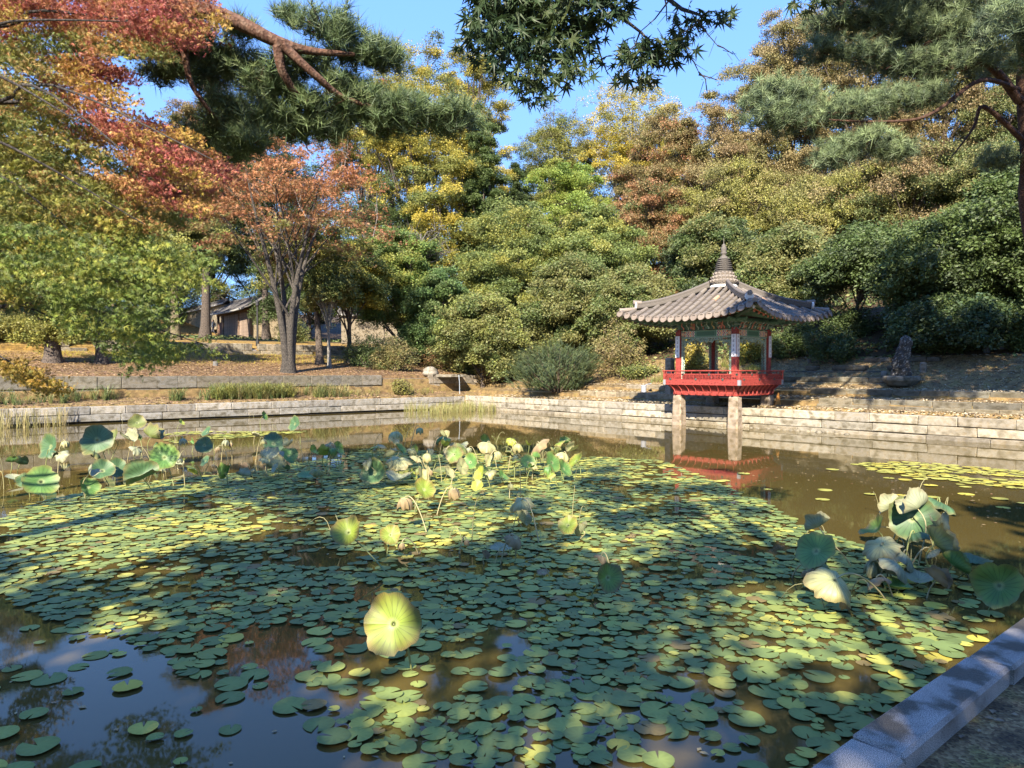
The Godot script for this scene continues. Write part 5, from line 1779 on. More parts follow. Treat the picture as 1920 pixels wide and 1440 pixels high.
func build_small_things():
	rng.seed = 101
	build_person()
	# standing stone in its round basin
	var p := at(1690, 729, 28.0)
	p.y = terr(p)
	var t := thing("standing_stone", "dark lichen spotted standing stone rising from a round basin", "standing stone", p + Vector3.UP * 0.34)
	var mb := MB.new()
	var rows := []
	var cols := []
	var lichen := FastNoiseLite.new()
	lichen.seed = 3
	lichen.frequency = 4.5
	lichen.fractal_octaves = 2
	for i in 60:
		var y := i / 59.0
		var row := []
		var cl := []
		for k in 57:
			var an := TAU * (k % 56) / 56.0
			var p3 := Vector3(cos(an), y * 3.2, sin(an))
			var r := lerpf(0.36, 0.21, y) * (1.0 - 0.8 * pow(maxf(0.0, y - 0.86) / 0.14, 2.0)) * (1.0 + 0.3 * lichen.get_noise_3dv(p3 * 0.35) + 0.12 * lichen.get_noise_3dv(p3 * 1.1 + Vector3.ONE * 7.0))
			row.append(Vector3(cos(an) * r + 0.14 * y * y - 0.05 * sin(y * 6.0), y * 1.62, sin(an) * r * 0.75))
			cl.append(Color(0.42, 0.41, 0.38) if lichen.get_noise_3dv(p3 * Vector3(1.6, 1.0, 1.6)) > 0.33 else Color(0.075, 0.072, 0.068))
		rows.append(row)
		cols.append(cl)
	mb.sheet(rows, cols, true)
	part(t, "stone", mb.mesh(), M.stone)
	t = thing("stone_basin", "round moulded stone basin holding the standing stone", "basin", p - Vector3.UP * 0.06)
	mb = MB.new()
	mb.col = Color(0.27, 0.255, 0.22)
	mb.lathe([Vector2(0.0, 0.0), Vector2(0.42, 0.0), Vector2(0.5, 0.08), Vector2(0.58, 0.16), Vector2(0.6, 0.2), Vector2(0.66, 0.22), Vector2(0.68, 0.3), Vector2(0.67, 0.4), Vector2(0.62, 0.42), Vector2(0.56, 0.40), Vector2(0.5, 0.36), Vector2(0.0, 0.36)], 28, Transform3D())
	part(t, "bowl", mb.mesh(), M.stone)
	# short square posts
	for q in [[1731, 731, 28.6, 0.22, 0.42, "short pale square post just right of the round basin"], [1657, 727, 29.2, 0.2, 0.3, "short grey post just left of the round basin"], [1256, 700, 33.5, 0.34, 1.7, "upright grey stone post behind the left pavilion column"]]:
		p = at(q[0], q[1], q[2])
		p.y = terr(p) - 0.05
		t = thing("stone_post", q[5], "post", p)
		mb = MB.new()
		mb.col = Color(0.34, 0.32, 0.28)
		mb.box(T(Vector3(0, q[4] * 0.5, 0), 0.7), Vector3(q[3], q[4], q[3]), 0.03)
		mb.box(T(Vector3(0, q[4], 0), 0.7), Vector3(q[3] * 0.8, 0.06, q[3] * 0.8), 0.02)
		part(t, "shaft", mb.mesh(), M.stone)
	# garden flood lamps
	for q in [[1207, 727, 35.2, Color(0.28, 0.29, 0.31), "grey metal flood lamp on the edging left of the pavilion"], [1849, 735, 28.8, Color(0.05, 0.055, 0.06), "black flood lamp on the step at the right edge"]]:
		p = at(q[0], q[1], q[2])
		p.y = terr(p) - 0.02
		t = thing("flood_lamp", q[4], "lamp", p)
		mb = MB.new()
		mb.col = q[3]
		mb.lathe([Vector2(0.0, 0), Vector2(0.12, 0), Vector2(0.13, 0.03), Vector2(0.13, 0.3), Vector2(0.145, 0.31), Vector2(0.145, 0.36), Vector2(0.11, 0.36), Vector2(0.1, 0.3), Vector2(0, 0.3)], 16, Transform3D())
		part(t, "housing", mb.mesh(), M.plain)
		mb = MB.new()
		mb.col = q[3] * 0.8
		mb.box(Transform3D(Basis(Vector3.BACK, 0.25), Vector3(0.22, 0.42, 0)), Vector3(0.32, 0.03, 0.22), 0.005)
		mb.box(T(Vector3(0.12, 0.38, 0)), Vector3(0.04, 0.1, 0.04))
		part(t, "visor", mb.mesh(), M.plain)
	p = at(1884, 737, 28.6)
	p.y = terr(p)
	t = thing("control_box", "low black box lying beside the black flood lamp", "box", p)
	mb = MB.new()
	mb.col = Color(0.045, 0.05, 0.055)
	mb.box(T(Vector3(0, 0.08, 0), -0.3), Vector3(0.55, 0.16, 0.25), 0.015)
	part(t, "case", mb.mesh(), M.plain)
	mb = MB.new()
	mb.col = Color(0.07, 0.075, 0.08)
	mb.box(T(Vector3(0, 0.168, 0), -0.3), Vector3(0.57, 0.02, 0.27), 0.005)
	part(t, "lid", mb.mesh(), M.plain)
	# lamp post by the gate
	p = at(483, 655, 50.5)
	p.y = terr(p)
	t = thing("lamp_post", "slim black post standing in front of the old gate", "post", p)
	mb = MB.new()
	mb.col = Color(0.02, 0.02, 0.022)
	mb.lathe([Vector2(0.0, -0.1), Vector2(0.13, -0.1), Vector2(0.13, 0.25), Vector2(0.075, 0.3), Vector2(0.065, 2.7), Vector2(0.0, 2.72)], 10, Transform3D())
	part(t, "pole", mb.mesh(), M.plain)
	mb = MB.new()
	mb.col = Color(0.03, 0.03, 0.032)
	mb.lathe([Vector2(0.0, 2.71), Vector2(0.1, 2.72), Vector2(0.13, 2.82), Vector2(0.12, 3.02), Vector2(0.16, 3.05), Vector2(0.02, 3.18), Vector2(0.0, 3.2)], 10, Transform3D())
	part(t, "lamp_head", mb.mesh(), M.plain)
	# cut stump on the terrace
	p = at(404, 684, 40.5)
	p.y = terr(p)
	t = thing("stump", "small grey block like stump on the leafy terrace", "stump", p)
	mb = MB.new()
	mb.col = Color(0.2, 0.2, 0.21)
	mb.lathe([Vector2(0.16, -0.05), Vector2(0.15, 0.1), Vector2(0.13, 0.24), Vector2(0.0, 0.25)], 9, Transform3D(), 0.1, 2.0)
	part(t, "block", mb.mesh(), M.stone)
	# water spout: slab trough, boulder above, trickle
	p = ab(25.6, 36.9)
	p.y = 1.86
	t = thing("water_spout", "projecting stone spout slab set in the terrace wall at the pond corner", "water spout", p)
	mb = MB.new()
	mb.col = Color(0.34, 0.31, 0.26)
	var q8 := []
	for i in 8:
		var w := 1.05 if (i >> 2) & 1 else 0.6
		q8.append(AX * (w * ((i & 1) * 2 - 1)) + Vector3.UP * (0.0 if (i >> 1) & 1 == 0 else 0.17) - BX * (1.0 if (i >> 2) & 1 == 0 else -0.4))
	mb.hexa(q8, 0.03)
	part(t, "slab", mb.mesh(), M.stone)
	mb = MB.new()
	mb.col = Color(0.12, 0.11, 0.095)
	mb.box(Transform3D(Basis(AX, Vector3.UP, -BX), -BX * 0.62 + Vector3.UP * 0.173), Vector3(0.22, 0.02, 0.85), 0.005)
	part(t, "channel", mb.mesh(), M.stone)
	var wm := StandardMaterial3D.new()
	wm.albedo_color = Color(0.85, 0.9, 0.95, 0.25)
	wm.transparency = BaseMaterial3D.TRANSPARENCY_ALPHA
	wm.roughness = 0.1
	mb = MB.new()
	mb.tube([-BX * 1.03 + Vector3.UP * 0.14, -BX * 1.1 - Vector3.UP * 0.3, -BX * 1.13 - Vector3.UP * 1.05], [0.03, 0.022, 0.026], 6)
	part(t, "water_trickle", mb.mesh(), wm)
	p = ab(24.5, 37.4)
	p.y = 2.0
	t = thing("boulder", "rounded pale boulder lying on the wall above the spout", "boulder", p)
	mb = MB.new()
	mb.col = Color(0.44, 0.41, 0.36)
	mb.lathe([Vector2(0.0, -0.1), Vector2(0.42, -0.08), Vector2(0.5, 0.1), Vector2(0.42, 0.34), Vector2(0.22, 0.5), Vector2(0.0, 0.53)], 14, Transform3D(), 0.13, 1.0)
	part(t, "rock", mb.mesh(), M.stone)
	for i in 5:
		p = ab(24.6 - i * 0.45 + rnd(-0.1, 0.1), 34.35 + rnd(-0.1, 0.1))
		t = thing("wet_rock", ["dark wet rock at the very corner of the pond below the spout", "mossy rock second from the pond corner", "flat wet rock third from the pond corner", "small round rock fourth from the pond corner", "low rock farthest from the pond corner below the spout"][i], "rock", p)
		mb = MB.new()
		mb.col = Color(0.16, 0.14, 0.09) * rnd(0.8, 1.2)
		mb.lathe([Vector2(0.0, -0.5), Vector2(0.3, -0.4), Vector2(0.34, 0.0), Vector2(0.25, 0.2), Vector2(0.1, 0.3), Vector2(0.0, 0.31)], 10, Transform3D(Basis().scaled(Vector3(1.1, rnd(0.6, 1.2), 0.8)), Vector3.ZERO), 0.2, i * 2.0)
		part(t, "rock", mb.mesh(), M.stone)
	# leaning board
	p = at(1459, 744, 29.0)
	p.y = 1.2
	t = thing("leaning_board", "bright orange board leaning under the right end of the deck", "board", p)
	mb = MB.new()
	mb.col = Color(0.62, 0.26, 0.05)
	var e := Transform3D(Basis(Vector3.UP, 0.45) * Basis(Vector3.RIGHT, -0.25), Vector3(0, -0.4, 0.1))
	mb.quad(e * Vector3(-0.22, 0, 0), e * Vector3(0.13, 0, 0), e * Vector3(0.14, 0.58, 0), e * Vector3(0.05, 0.5, 0))
	mb.quad(e * Vector3(0.13, 0, -0.03), e * Vector3(-0.22, 0, -0.03), e * Vector3(0.05, 0.5, -0.03), e * Vector3(0.14, 0.58, -0.03))
	for s in [[Vector3(0.13, 0, 0), Vector3(0.14, 0.58, 0)], [Vector3(0.14, 0.58, 0), Vector3(0.05, 0.5, 0)], [Vector3(0.05, 0.5, 0), Vector3(-0.22, 0, 0)], [Vector3(-0.22, 0, 0), Vector3(0.13, 0, 0)]]:
		mb.quad(e * s[0], e * (s[0] - Vector3(0, 0, 0.03)), e * (s[1] - Vector3(0, 0, 0.03)), e * s[1])
	part(t, "board", mb.mesh(), M.wood)
	# small stones along the water's edge under the pavilion
	for i in 16:
		p = ab(PA1 - 0.22 + rnd(-0.08, 0.05), 16.6 - i * 0.33 + rnd(-0.1, 0.1), -0.05)
		var o := thing("edge_stone", "pale fist sized stone at the waterline under the pavilion wall", "stone", p, "small stones along the waterline below the pavilion wall")
		mb = MB.new()
		mb.col = Color(0.36, 0.33, 0.27) * rnd(0.7, 1.2)
		mb.lathe([Vector2(0.0, -0.1), Vector2(0.09, -0.06), Vector2(0.1, 0.04), Vector2(0.05, 0.11), Vector2(0.0, 0.12)], 8, Transform3D(Basis(Vector3.UP, rnd(0, 3)).scaled(Vector3(rnd(0.8, 1.5), rnd(0.7, 1.1), 1)), Vector3.ZERO), 0.2, i * 1.7)
		part(o, "stone", mb.mesh(), M.stone)

# ---------------------------------------------------------------- lotus leaves
const LOTUS_COL := {"g": [Color(0.085, 0.19, 0.05), Color(0.2, 0.3, 0.06), "green"], "b": [Color(0.06, 0.125, 0.055), Color(0.09, 0.16, 0.065), "dark bluish green"], "y": [Color(0.20, 0.27, 0.035), Color(0.22, 0.16, 0.03), "yellow green"], "c": [Color(0.36, 0.36, 0.17), Color(0.36, 0.31, 0.17), "cream coloured"], "p": [Color(0.27, 0.29, 0.18), Color(0.32, 0.33, 0.22), "pale grey green"], "d": [Color(0.26, 0.195, 0.10), Color(0.17, 0.12, 0.065), "dry brown"], "o": [Color(0.13, 0.16, 0.045), Color(0.18, 0.17, 0.06), "olive green"], "e": [Color(0.14, 0.24, 0.04), Color(0.16, 0.09, 0.035), "brown edged green"], "l": [Color(0.30, 0.36, 0.05), Color(0.33, 0.36, 0.07), "light yellow green"]}
const LOTUS_SHAPE := {"disc": "round open", "fold": "folded", "umb": "drooping umbrella shaped", "dry": "shrivelled hanging", "flat": "flat floating", "side": "edge on tilted"}

func lotus_blade(r: float, shape: String, cc: Array) -> ArrayMesh:
	var rows := []
	var cols := []
	var na := 44 if r > 0.12 else 30
	var nr := 9
	var ph := rnd(0, TAU)
	var ph2 := rnd(0, TAU)
	var wav := {"disc": 0.06, "fold": 0.07, "umb": 0.13, "dry": 0.22, "flat": 0.03, "side": 0.06}[shape] as float
	var lob := rng.randi_range(5, 9) if shape == "umb" else 7 if shape == "dry" else rng.randi_range(4, 6)
	var cup := rnd(0.10, 0.2)
	var fold := rnd(0.75, 1.15) if shape == "fold" else rnd(0.0, 0.35)
	var fax := rnd(0, TAU)
	var drp := rnd(0.9, 1.5) if shape == "umb" else 2.0 if shape == "dry" else 0.0
	for i in nr:
		var f := float(i) / (nr - 1)
		var row := []
		var cl := []
		for k in na + 1:
			var an := TAU * (k % na) / na
			var edge := 1.0 + 0.05 * sin(an * 3.0 + ph) + 0.035 * sin(an * 7.0 + ph2) + 0.02 * sin(an * 13.0 + ph) + 0.015 * sin(an * 21.0)
			edge *= 1.0 - 0.09 * exp(-pow(wrapf(an - ph, -PI, PI) / 0.14, 2.0))
			var rr := f * edge
			var x := cos(an) * rr
			var z := sin(an) * rr
			var y := cup * rr * rr - 0.05 * exp(-rr * rr * 30.0) + wav * rr * rr * sin(an * lob + ph2) + 0.012 * rr * cos(an * 22.0)
			if drp > 0.0:
				var al := drp * rr
				var s := sin(al) / drp
				if shape == "dry": s = sin(minf(al, 1.45)) / drp * 0.85
				var pleat := 1.0 + wav * 1.3 * rr * (0.45 * sin(an * lob + ph) + 0.35 * sin(an * (lob + 4) + ph2) + 0.45 * sin(an * 2.0 + ph2))
				x = cos(an) * s * pleat
				z = sin(an) * s * pleat
				y = -(1.0 - cos(al)) / drp + wav * 0.5 * rr * sin(an * 5.0 + ph2)
			if fold > 0.0:
				var u := x * cos(fax) + z * sin(fax)
				var v := -x * sin(fax) + z * cos(fax)
				var an2 := fold * clampf(absf(u) * 1.6, 0, 1)
				y += absf(u) * sin(an2)
				u *= cos(an2)
				x = u * cos(fax) - v * sin(fax)
				z = u * sin(fax) + v * cos(fax)
			row.append(Vector3(x, y, z) * r)
			var c: Color = (cc[0] as Color).lerp(cc[1], pow(f, 3.0) * (0.75 + 0.25 * sin(an * 4.0 + ph)))
			if i < 2: c = c.lerp(Color(0.4, 0.44, 0.2), 0.5)
			if i == nr - 1: c = c.lerp(Color(0.2, 0.14, 0.06), 0.55)
			elif i == nr - 2: c = c.lerp(Color(0.2, 0.15, 0.05), 0.2 * (1.0 + sin(an * 7.0 + ph2)))
			c *= 0.92 + 0.1 * sin(an * 3.0 + f * 5.0 + ph)
			cl.append(c)
		rows.append(row)
		cols.append(cl)
	var mb := MB.new()
	mb.sheet(rows, cols, true)
	return mb.mesh()

func vein_tex() -> ImageTexture:
	var im := Image.create(1024, 96, false, Image.FORMAT_RGB8)
	for x in 1024:
		for y in 96:
			var u := x / 1024.0 * 21.0
			var f := y / 95.0   # 0 in the middle of the leaf
			var d := absf(u - roundf(u)) * f * 2.0
			var v := smoothstep(0.0, 0.10, d)
			if f > 0.5:   # the veins fork towards the rim
				var d2 := absf(absf(u - roundf(u)) - (f - 0.5) * 0.5) * f * 2.0
				v = minf(v, smoothstep(0.0, 0.09, d2))
			var g := 0.80 + 0.2 * v
			im.set_pixel(x, y, Color(g * 1.0, g, g * 0.96))
	return ImageTexture.create_from_image(im)

func build_lotus():
	rng.seed = 111
	var lm: StandardMaterial3D = M.lotus
	lm.albedo_texture = vein_tex()
	lm.roughness = 0.55
	# [x, y in the photograph, width there, colour, shape, height over the water, stem foot x, y]
	var left := [[182, 825, 52, "b", "disc", .7], [257, 793, 30, "o", "disc", .75], [340, 792, 11, "l", "side", .6], [95, 838, 38, "b", "side", .5], [113, 860, 26, "p", "umb", .4], [77, 903, 56, "g", "disc", .35], [48, 902, 30, "b", "disc", .3], [168, 888, 28, "p", "fold", .45], [166, 914, 36, "g", "disc", .2], [192, 883, 42, "b", "disc", .3], [219, 878, 36, "b", "disc", .3], [267, 895, 50, "b", "fold", .3], [308, 858, 50, "g", "disc", .55], [256, 848, 22, "p", "umb", .4], [283, 820, 36, "o", "fold", .6], [243, 823, 32, "p", "fold", .55], [213, 823, 32, "o", "side", .55], [363, 885, 24, "l", "umb", .25], [423, 887, 30, "g", "fold", .25], [343, 830, 18, "p", "dry", .5], [408, 845, 15, "d", "dry", .4], [423, 832, 16, "p", "dry", .45], [433, 835, 12, "d", "dry", .4], [388, 810, 18, "b", "side", .6], [383, 835, 30, "b", "disc", .4], [513, 832, 40, "b", "disc", .4], [541, 855, 32, "g", "disc", .35], [540, 835, 20, "p", "fold", .4], [587, 846, 19, "l", "side", .5], [607, 853, 26, "l", "fold", .4], [624, 853, 22, "c", "dry", .4], [503, 866, 40, "p", "fold", .3], [520, 878, 34, "c", "fold", .2], [578, 893, 40, "g", "flat", .1], [495, 780, 14, "g", "side", .6], [553, 795, 24, "b", "side", .6], [400, 876, 12, "d", "dry", .2], [457, 892, 22, "p", "fold", .15], [177, 858, 32, "o", "umb", .4], [37, 870, 22, "b", "fold", .3], [25, 897, 28, "p", "flat", .1], [303, 880, 16, "p", "umb", .2], [475, 885, 14, "p", "dry", .15], [330, 872, 26, "p", "flat", .1]]
	var mid := [[700, 862, 24, "g", "fold", .35], [702, 887, 48, "b", "disc", .3], [787, 810, 18, "c", "dry", .6], [832, 818, 19, "c", "fold", .6], [833, 836, 18, "l", "fold", .45], [742, 823, 32, "c", "dry", .5], [733, 847, 18, "c", "fold", .4], [750, 843, 20, "g", "side", .45], [747, 875, 40, "c", "umb", .3], [748, 898, 48, "p", "flat", .12], [785, 867, 24, "c", "umb", .35], [818, 858, 26, "l", "flat", .35], [797, 857, 15, "g", "disc", .35], [852, 852, 32, "e", "disc", .4], [870, 847, 26, "o", "umb", .4], [882, 867, 32, "g", "disc", .35], [902, 880, 23, "l", "disc", .3], [913, 843, 36, "c", "umb", .45], [922, 865, 23, "c", "fold", .3], [917, 893, 24, "c", "umb", .2], [942, 893, 20, "g", "side", .2], [970, 842, 22, "c", "dry", .5], [967, 862, 18, "c", "dry", .35], [1010, 842, 30, "d", "umb", .45], [990, 867, 30, "g", "disc", .3], [1002, 877, 20, "c", "umb", .25], [1005, 858, 16, "g", "fold", .35], [1035, 867, 32, "g", "side", .3], [1057, 879, 28, "g", "side", .25], [1057, 858, 26, "c", "umb", .35], [1080, 864, 30, "y", "side", .3], [1040, 848, 17, "o", "umb", .4], [830, 883, 32, "o", "flat", .15], [895, 911, 22, "l", "disc", .2], [850, 928, 30, "d", "dry", .3], [958, 914, 15, "c", "dry", .2], [805, 888, 17, "d", "dry", .15], [758, 948, 34, "d", "dry", .35, 815, 1000], [795, 918, 40, "y", "disc", .35]]
	var near := [[978, 953, 44, "c", "umb", .4, 1022, 1025], [1065, 985, 36, "y", "disc", .25, 1020, 1008], [1094, 995, 27, "p", "fold", .15], [967, 1020, 36, "d", "umb", .25], [938, 1029, 38, "p", "flat", .1], [908, 1042, 16, "d", "fold", .1], [653, 998, 56, "y", "disc", .45, 792, 1096], [732, 1003, 36, "y", "disc", .3], [752, 1026, 18, "d", "dry", .15], [1128, 1051, 26, "d", "umb", .2], [1140, 1083, 52, "e", "disc", .25], [737, 1170, 106, "y", "disc", .4], [875, 1019, 15, "d", "dry", .12], [1018, 1073, 22, "d", "flat", .05], [975, 972, 30, "c", "fold", .15]]
	var right := [[1535, 987, 38, "p", "fold", .45, 1640, 1060], [1530, 1033, 68, "g", "disc", .35], [1545, 1067, 24, "o", "umb", .15], [1673, 950, 36, "p", "fold", .6], [1642, 991, 42, "e", "side", .45], [1711, 972, 78, "b", "disc", .5], [1720, 953, 54, "p", "fold", .65], [1763, 961, 52, "b", "umb", .55], [1764, 993, 46, "p", "fold", .55, 1850, 1075], [1714, 1013, 38, "b", "umb", .35], [1755, 1021, 52, "o", "fold", .4], [1747, 1045, 34, "p", "umb", .25], [1787, 1060, 40, "g", "fold", .25], [1822, 1058, 62, "b", "flat", .2], [1652, 1041, 52, "c", "umb", .3], [1695, 1058, 58, "p", "umb", .2], [1684, 1079, 58, "p", "umb", .15], [1638, 1071, 42, "p", "dry", .12], [1722, 1086, 48, "p", "flat", .1], [1755, 1088, 38, "d", "fold", .18], [1684, 1102, 46, "g", "flat", .07], [1641, 1099, 42, "d", "umb", .1], [1565, 1117, 80, "c", "umb", .2, 1700, 1110], [1584, 1137, 26, "d", "dry", .08], [1873, 1098, 78, "g", "disc", .3], [1514, 1078, 26, "d", "umb", .08]]
	var where := ["left clump", "middle clump", "near open water", "right clump"]
	var ord := ["first", "second", "third", "fourth", "fifth", "sixth", "seventh", "eighth", "ninth", "tenth", "eleventh", "twelfth", "thirteenth", "fourteenth", "fifteenth", "sixteenth", "seventeenth", "eighteenth"]
	var cols := ["c", "y", "l", "g", "p", "c", "o", "c"]
	var shps := ["umb", "fold", "dry", "side", "fold", "umb"]
	for i in 38: mid.append([rnd(690, 1095), rnd(826, 896), rnd(13, 26), cols[rng.randi() % 8], shps[rng.randi() % 6], rnd(0.15, 0.55)])
	for i in 20: left.append([rnd(15, 640), rnd(815, 893), rnd(12, 24), ["b", "p", "g", "o", "p", "c", "d", "b"][rng.randi() % 8], shps[rng.randi() % 6], rnd(0.15, 0.55)])
	var g := 0
	for lst in [left, mid, near, right]:
		lst.sort_custom(func(a, b): return a[0] < b[0])
		var total := {}
		for q in lst: total[q[3] + q[4]] = total.get(q[3] + q[4], 0) + 1
		var seen := {}
		for q in lst:
			var key: String = q[3] + q[4]
			var k: int = seen.get(key, 0)
			seen[key] = k + 1
			var label := "%s %s lotus leaf%s in the %s" % [LOTUS_COL[q[3]][2], LOTUS_SHAPE[q[4]], "" if total[key] == 1 else ", %s from left" % ord[mini(k, 17)], where[g]]
			lotus(q, label, where[g])
		for i in [30, 26, 14, 12][g]:   # bare and broken stems among the leaves
			var q = lst[rng.randi() % lst.size()]
			var c := gp(q[0] + rnd(-30, 30), q[1] + rnd(0, 25), 0.0)
			var e := Vector3(rnd(-0.35, 0.35), rnd(0.2, 0.7), rnd(-0.3, 0.3))
			var mb := MB.new()
			mb.col = Color(0.30, 0.28, 0.13) * rnd(0.6, 1.2)
			mb.tube(bez(Vector3(0, -0.3, 0), Vector3(0, 0.3, 0), e * Vector3(0.8, 1.1, 0.8), e + Vector3(rnd(-0.2, 0.2), rnd(-0.3, 0.02), rnd(-0.1, 0.1)), 8), taper(0.007, 0.0035, 9), 5)
			var t := part(self, "bare_stalk", mb.mesh(), M.grass)
			t.position = c
			tag(t, "bare bent lotus stalk standing among the leaves of the %s" % where[g], "lotus stalk", "bare lotus stalks in the %s" % where[g])
		g += 1

func lotus(q: Array, label: String, where: String):
	var h: float = q[5]
	var c := gp(q[0], q[1], h)
	var d := -c.z
	var r: float = q[2] * 0.5 * d / 1330.0 * (1.08 if where != "right clump" else 1.12)
	var cc := [LOTUS_COL[q[3]][0], LOTUS_COL[q[3]][1]]
	var foot := gp(q[6], q[7], 0.0) if q.size() > 6 else Vector3(c.x + rnd(-0.35, 0.35), 0, c.z + rnd(-0.45, 0.1))
	foot.y = -0.5
	var t := thing("lotus_leaf", label, "lotus leaf", Vector3(foot.x, 0, foot.z), "lotus leaves in the " + where)
	var toward := Vector3(-c.x, 0, -c.z).normalized()
	var az := rnd(-0.6, 0.6)
	var el := 0.5
	match q[4]:
		"disc": el = rnd(0.35, 0.75) if q[2] < 70 else 0.32
		"fold": el = rnd(0.7, 1.3); az = rnd(-1.6, 1.6)
		"umb": el = rnd(0.75, 1.35); az = rnd(-2.5, 2.5)
		"dry": el = rnd(1.2, 1.55)
		"flat": el = rnd(1.3, 1.5)
		"side": el = rnd(0.3, 0.8); az = rnd(0.9, 1.3) * (1.0 if rng.randf() < 0.5 else -1.0)
	var n := toward.rotated(Vector3.UP, az) * cos(el) + Vector3.UP * sin(el)
	if q[4] == "fold" and rng.randf() < 0.6: n = (n * Vector3(-1, 1, -1)).normalized()
	var s := n.cross(Vector3.UP).normalized() if absf(n.y) < 0.98 else Vector3.RIGHT
	var bs := Basis(s, n, s.cross(n)) * Basis(Vector3.UP, rnd(0, TAU))
	if bs.determinant() < 0: bs = Basis(-bs.x, bs.y, bs.z)
	if q[4] == "dry": r *= 1.6
	if q[4] == "umb": r *= 1.3
	if q[4] == "fold" or q[4] == "side": r *= 1.2
	var o := part(t, "blade", lotus_blade(r, q[4], cc), M.dry if q[3] == "d" else M.lotus)
	var oc := c - Vector3(foot.x, 0, foot.z)
	if q[4] == "umb" or q[4] == "dry": oc.y += r * 0.5
	o.transform = Transform3D(bs, oc)
	var mb := MB.new()
	mb.col = Color(0.22, 0.25, 0.09) if q[3] in ["g", "b", "y", "l", "o", "e"] else Color(0.36, 0.32, 0.17)
	var f := Vector3(0, -0.5, 0)
	var e := oc - n * 0.01
	var pts: Array
	if q[4] == "dry" or q[4] == "umb":
		var hook := maxf(0.12, h * 0.35)
		pts = bez(f, f + Vector3(0, 0.5 + h * 0.9 + hook, 0) + (oc - f) * Vector3(0.4, 0, 0.4), e + Vector3(0, hook, 0) + (f - oc) * Vector3(0.15, 0, 0.15), e, 12)
	else:
		pts = bez(f, f + Vector3(0, 0.5 + h * 0.5, 0) + (oc - f) * Vector3(0.5, 0, 0.5), e - n * minf(0.3, h * 0.7), e, 10)
	mb.tube(pts, taper(0.010, 0.0065, pts.size()), 5)
	part(t, "stem", mb.mesh(), M.grass)

# ---------------------------------------------------------------- water lily pads
func pad_mesh(v: int, tint: Color) -> ArrayMesh:
	var mb := MB.new()
	var n := 18
	var ph := v * 1.3
	var ring := []
	var mids := []
	for k in n + 1:
		var gap := 0.1 + 0.07 * (v % 3)
		var an := lerpf(gap, TAU - gap, float(k) / n)
		var r := 1.0 - (0.16 * exp(-pow((an - 2.0 - v * 0.7) / 0.16, 2.0)) if v % 2 else 0.0) + 0.03 * sin(an * 3.0 + ph) + 0.015 * sin(an * 5.0 + ph)
		var y := 0.012 * sin(an * 2.0 + ph) + (0.07 * maxf(0.0, sin(an + ph) - 0.75) * 4.0 if v % 3 == 0 else 0.0)
		ring.append(Vector3(cos(an) * r, y + 0.014, sin(an) * r))
		mids.append(Vector3(cos(an) * r * 0.55, 0.008 + y * 0.2, sin(an) * r * 0.55))
	var up := Vector3.UP
	mb.col = tint * 1.12
	var c0 := mb.vert(Vector3(0.04, 0, 0), up)
	var m0 := mb.v.size()
	for k in n + 1:
		mb.col = tint * (1.0 + (0.07 if k % 2 else -0.05))
		mb.vert(mids[k], up)
	var r0 := mb.v.size()
	for k in n + 1:
		mb.col = tint * (0.92 + (0.05 if k % 2 else -0.04))
		mb.vert(ring[k], (up + Vector3(ring[k].x, 0, ring[k].z) * 0.05 * sin(k * 1.1 + ph)).normalized())
	for k in n:
		mb.ix.append_array(PackedInt32Array([c0, m0 + k, m0 + k + 1, m0 + k, r0 + k, r0 + k + 1, m0 + k, r0 + k + 1, m0 + k + 1]))
	return mb.mesh()

func inside(p: Vector2, poly: PackedVector2Array) -> bool:
	return Geometry2D.is_point_in_polygon(p, poly)

func ground_poly(list: Array) -> PackedVector2Array:
	var out := PackedVector2Array()
	for q in list:
		var w := gp(q[0], q[1])
		out.append(Vector2(w.x, w.z))
	return out

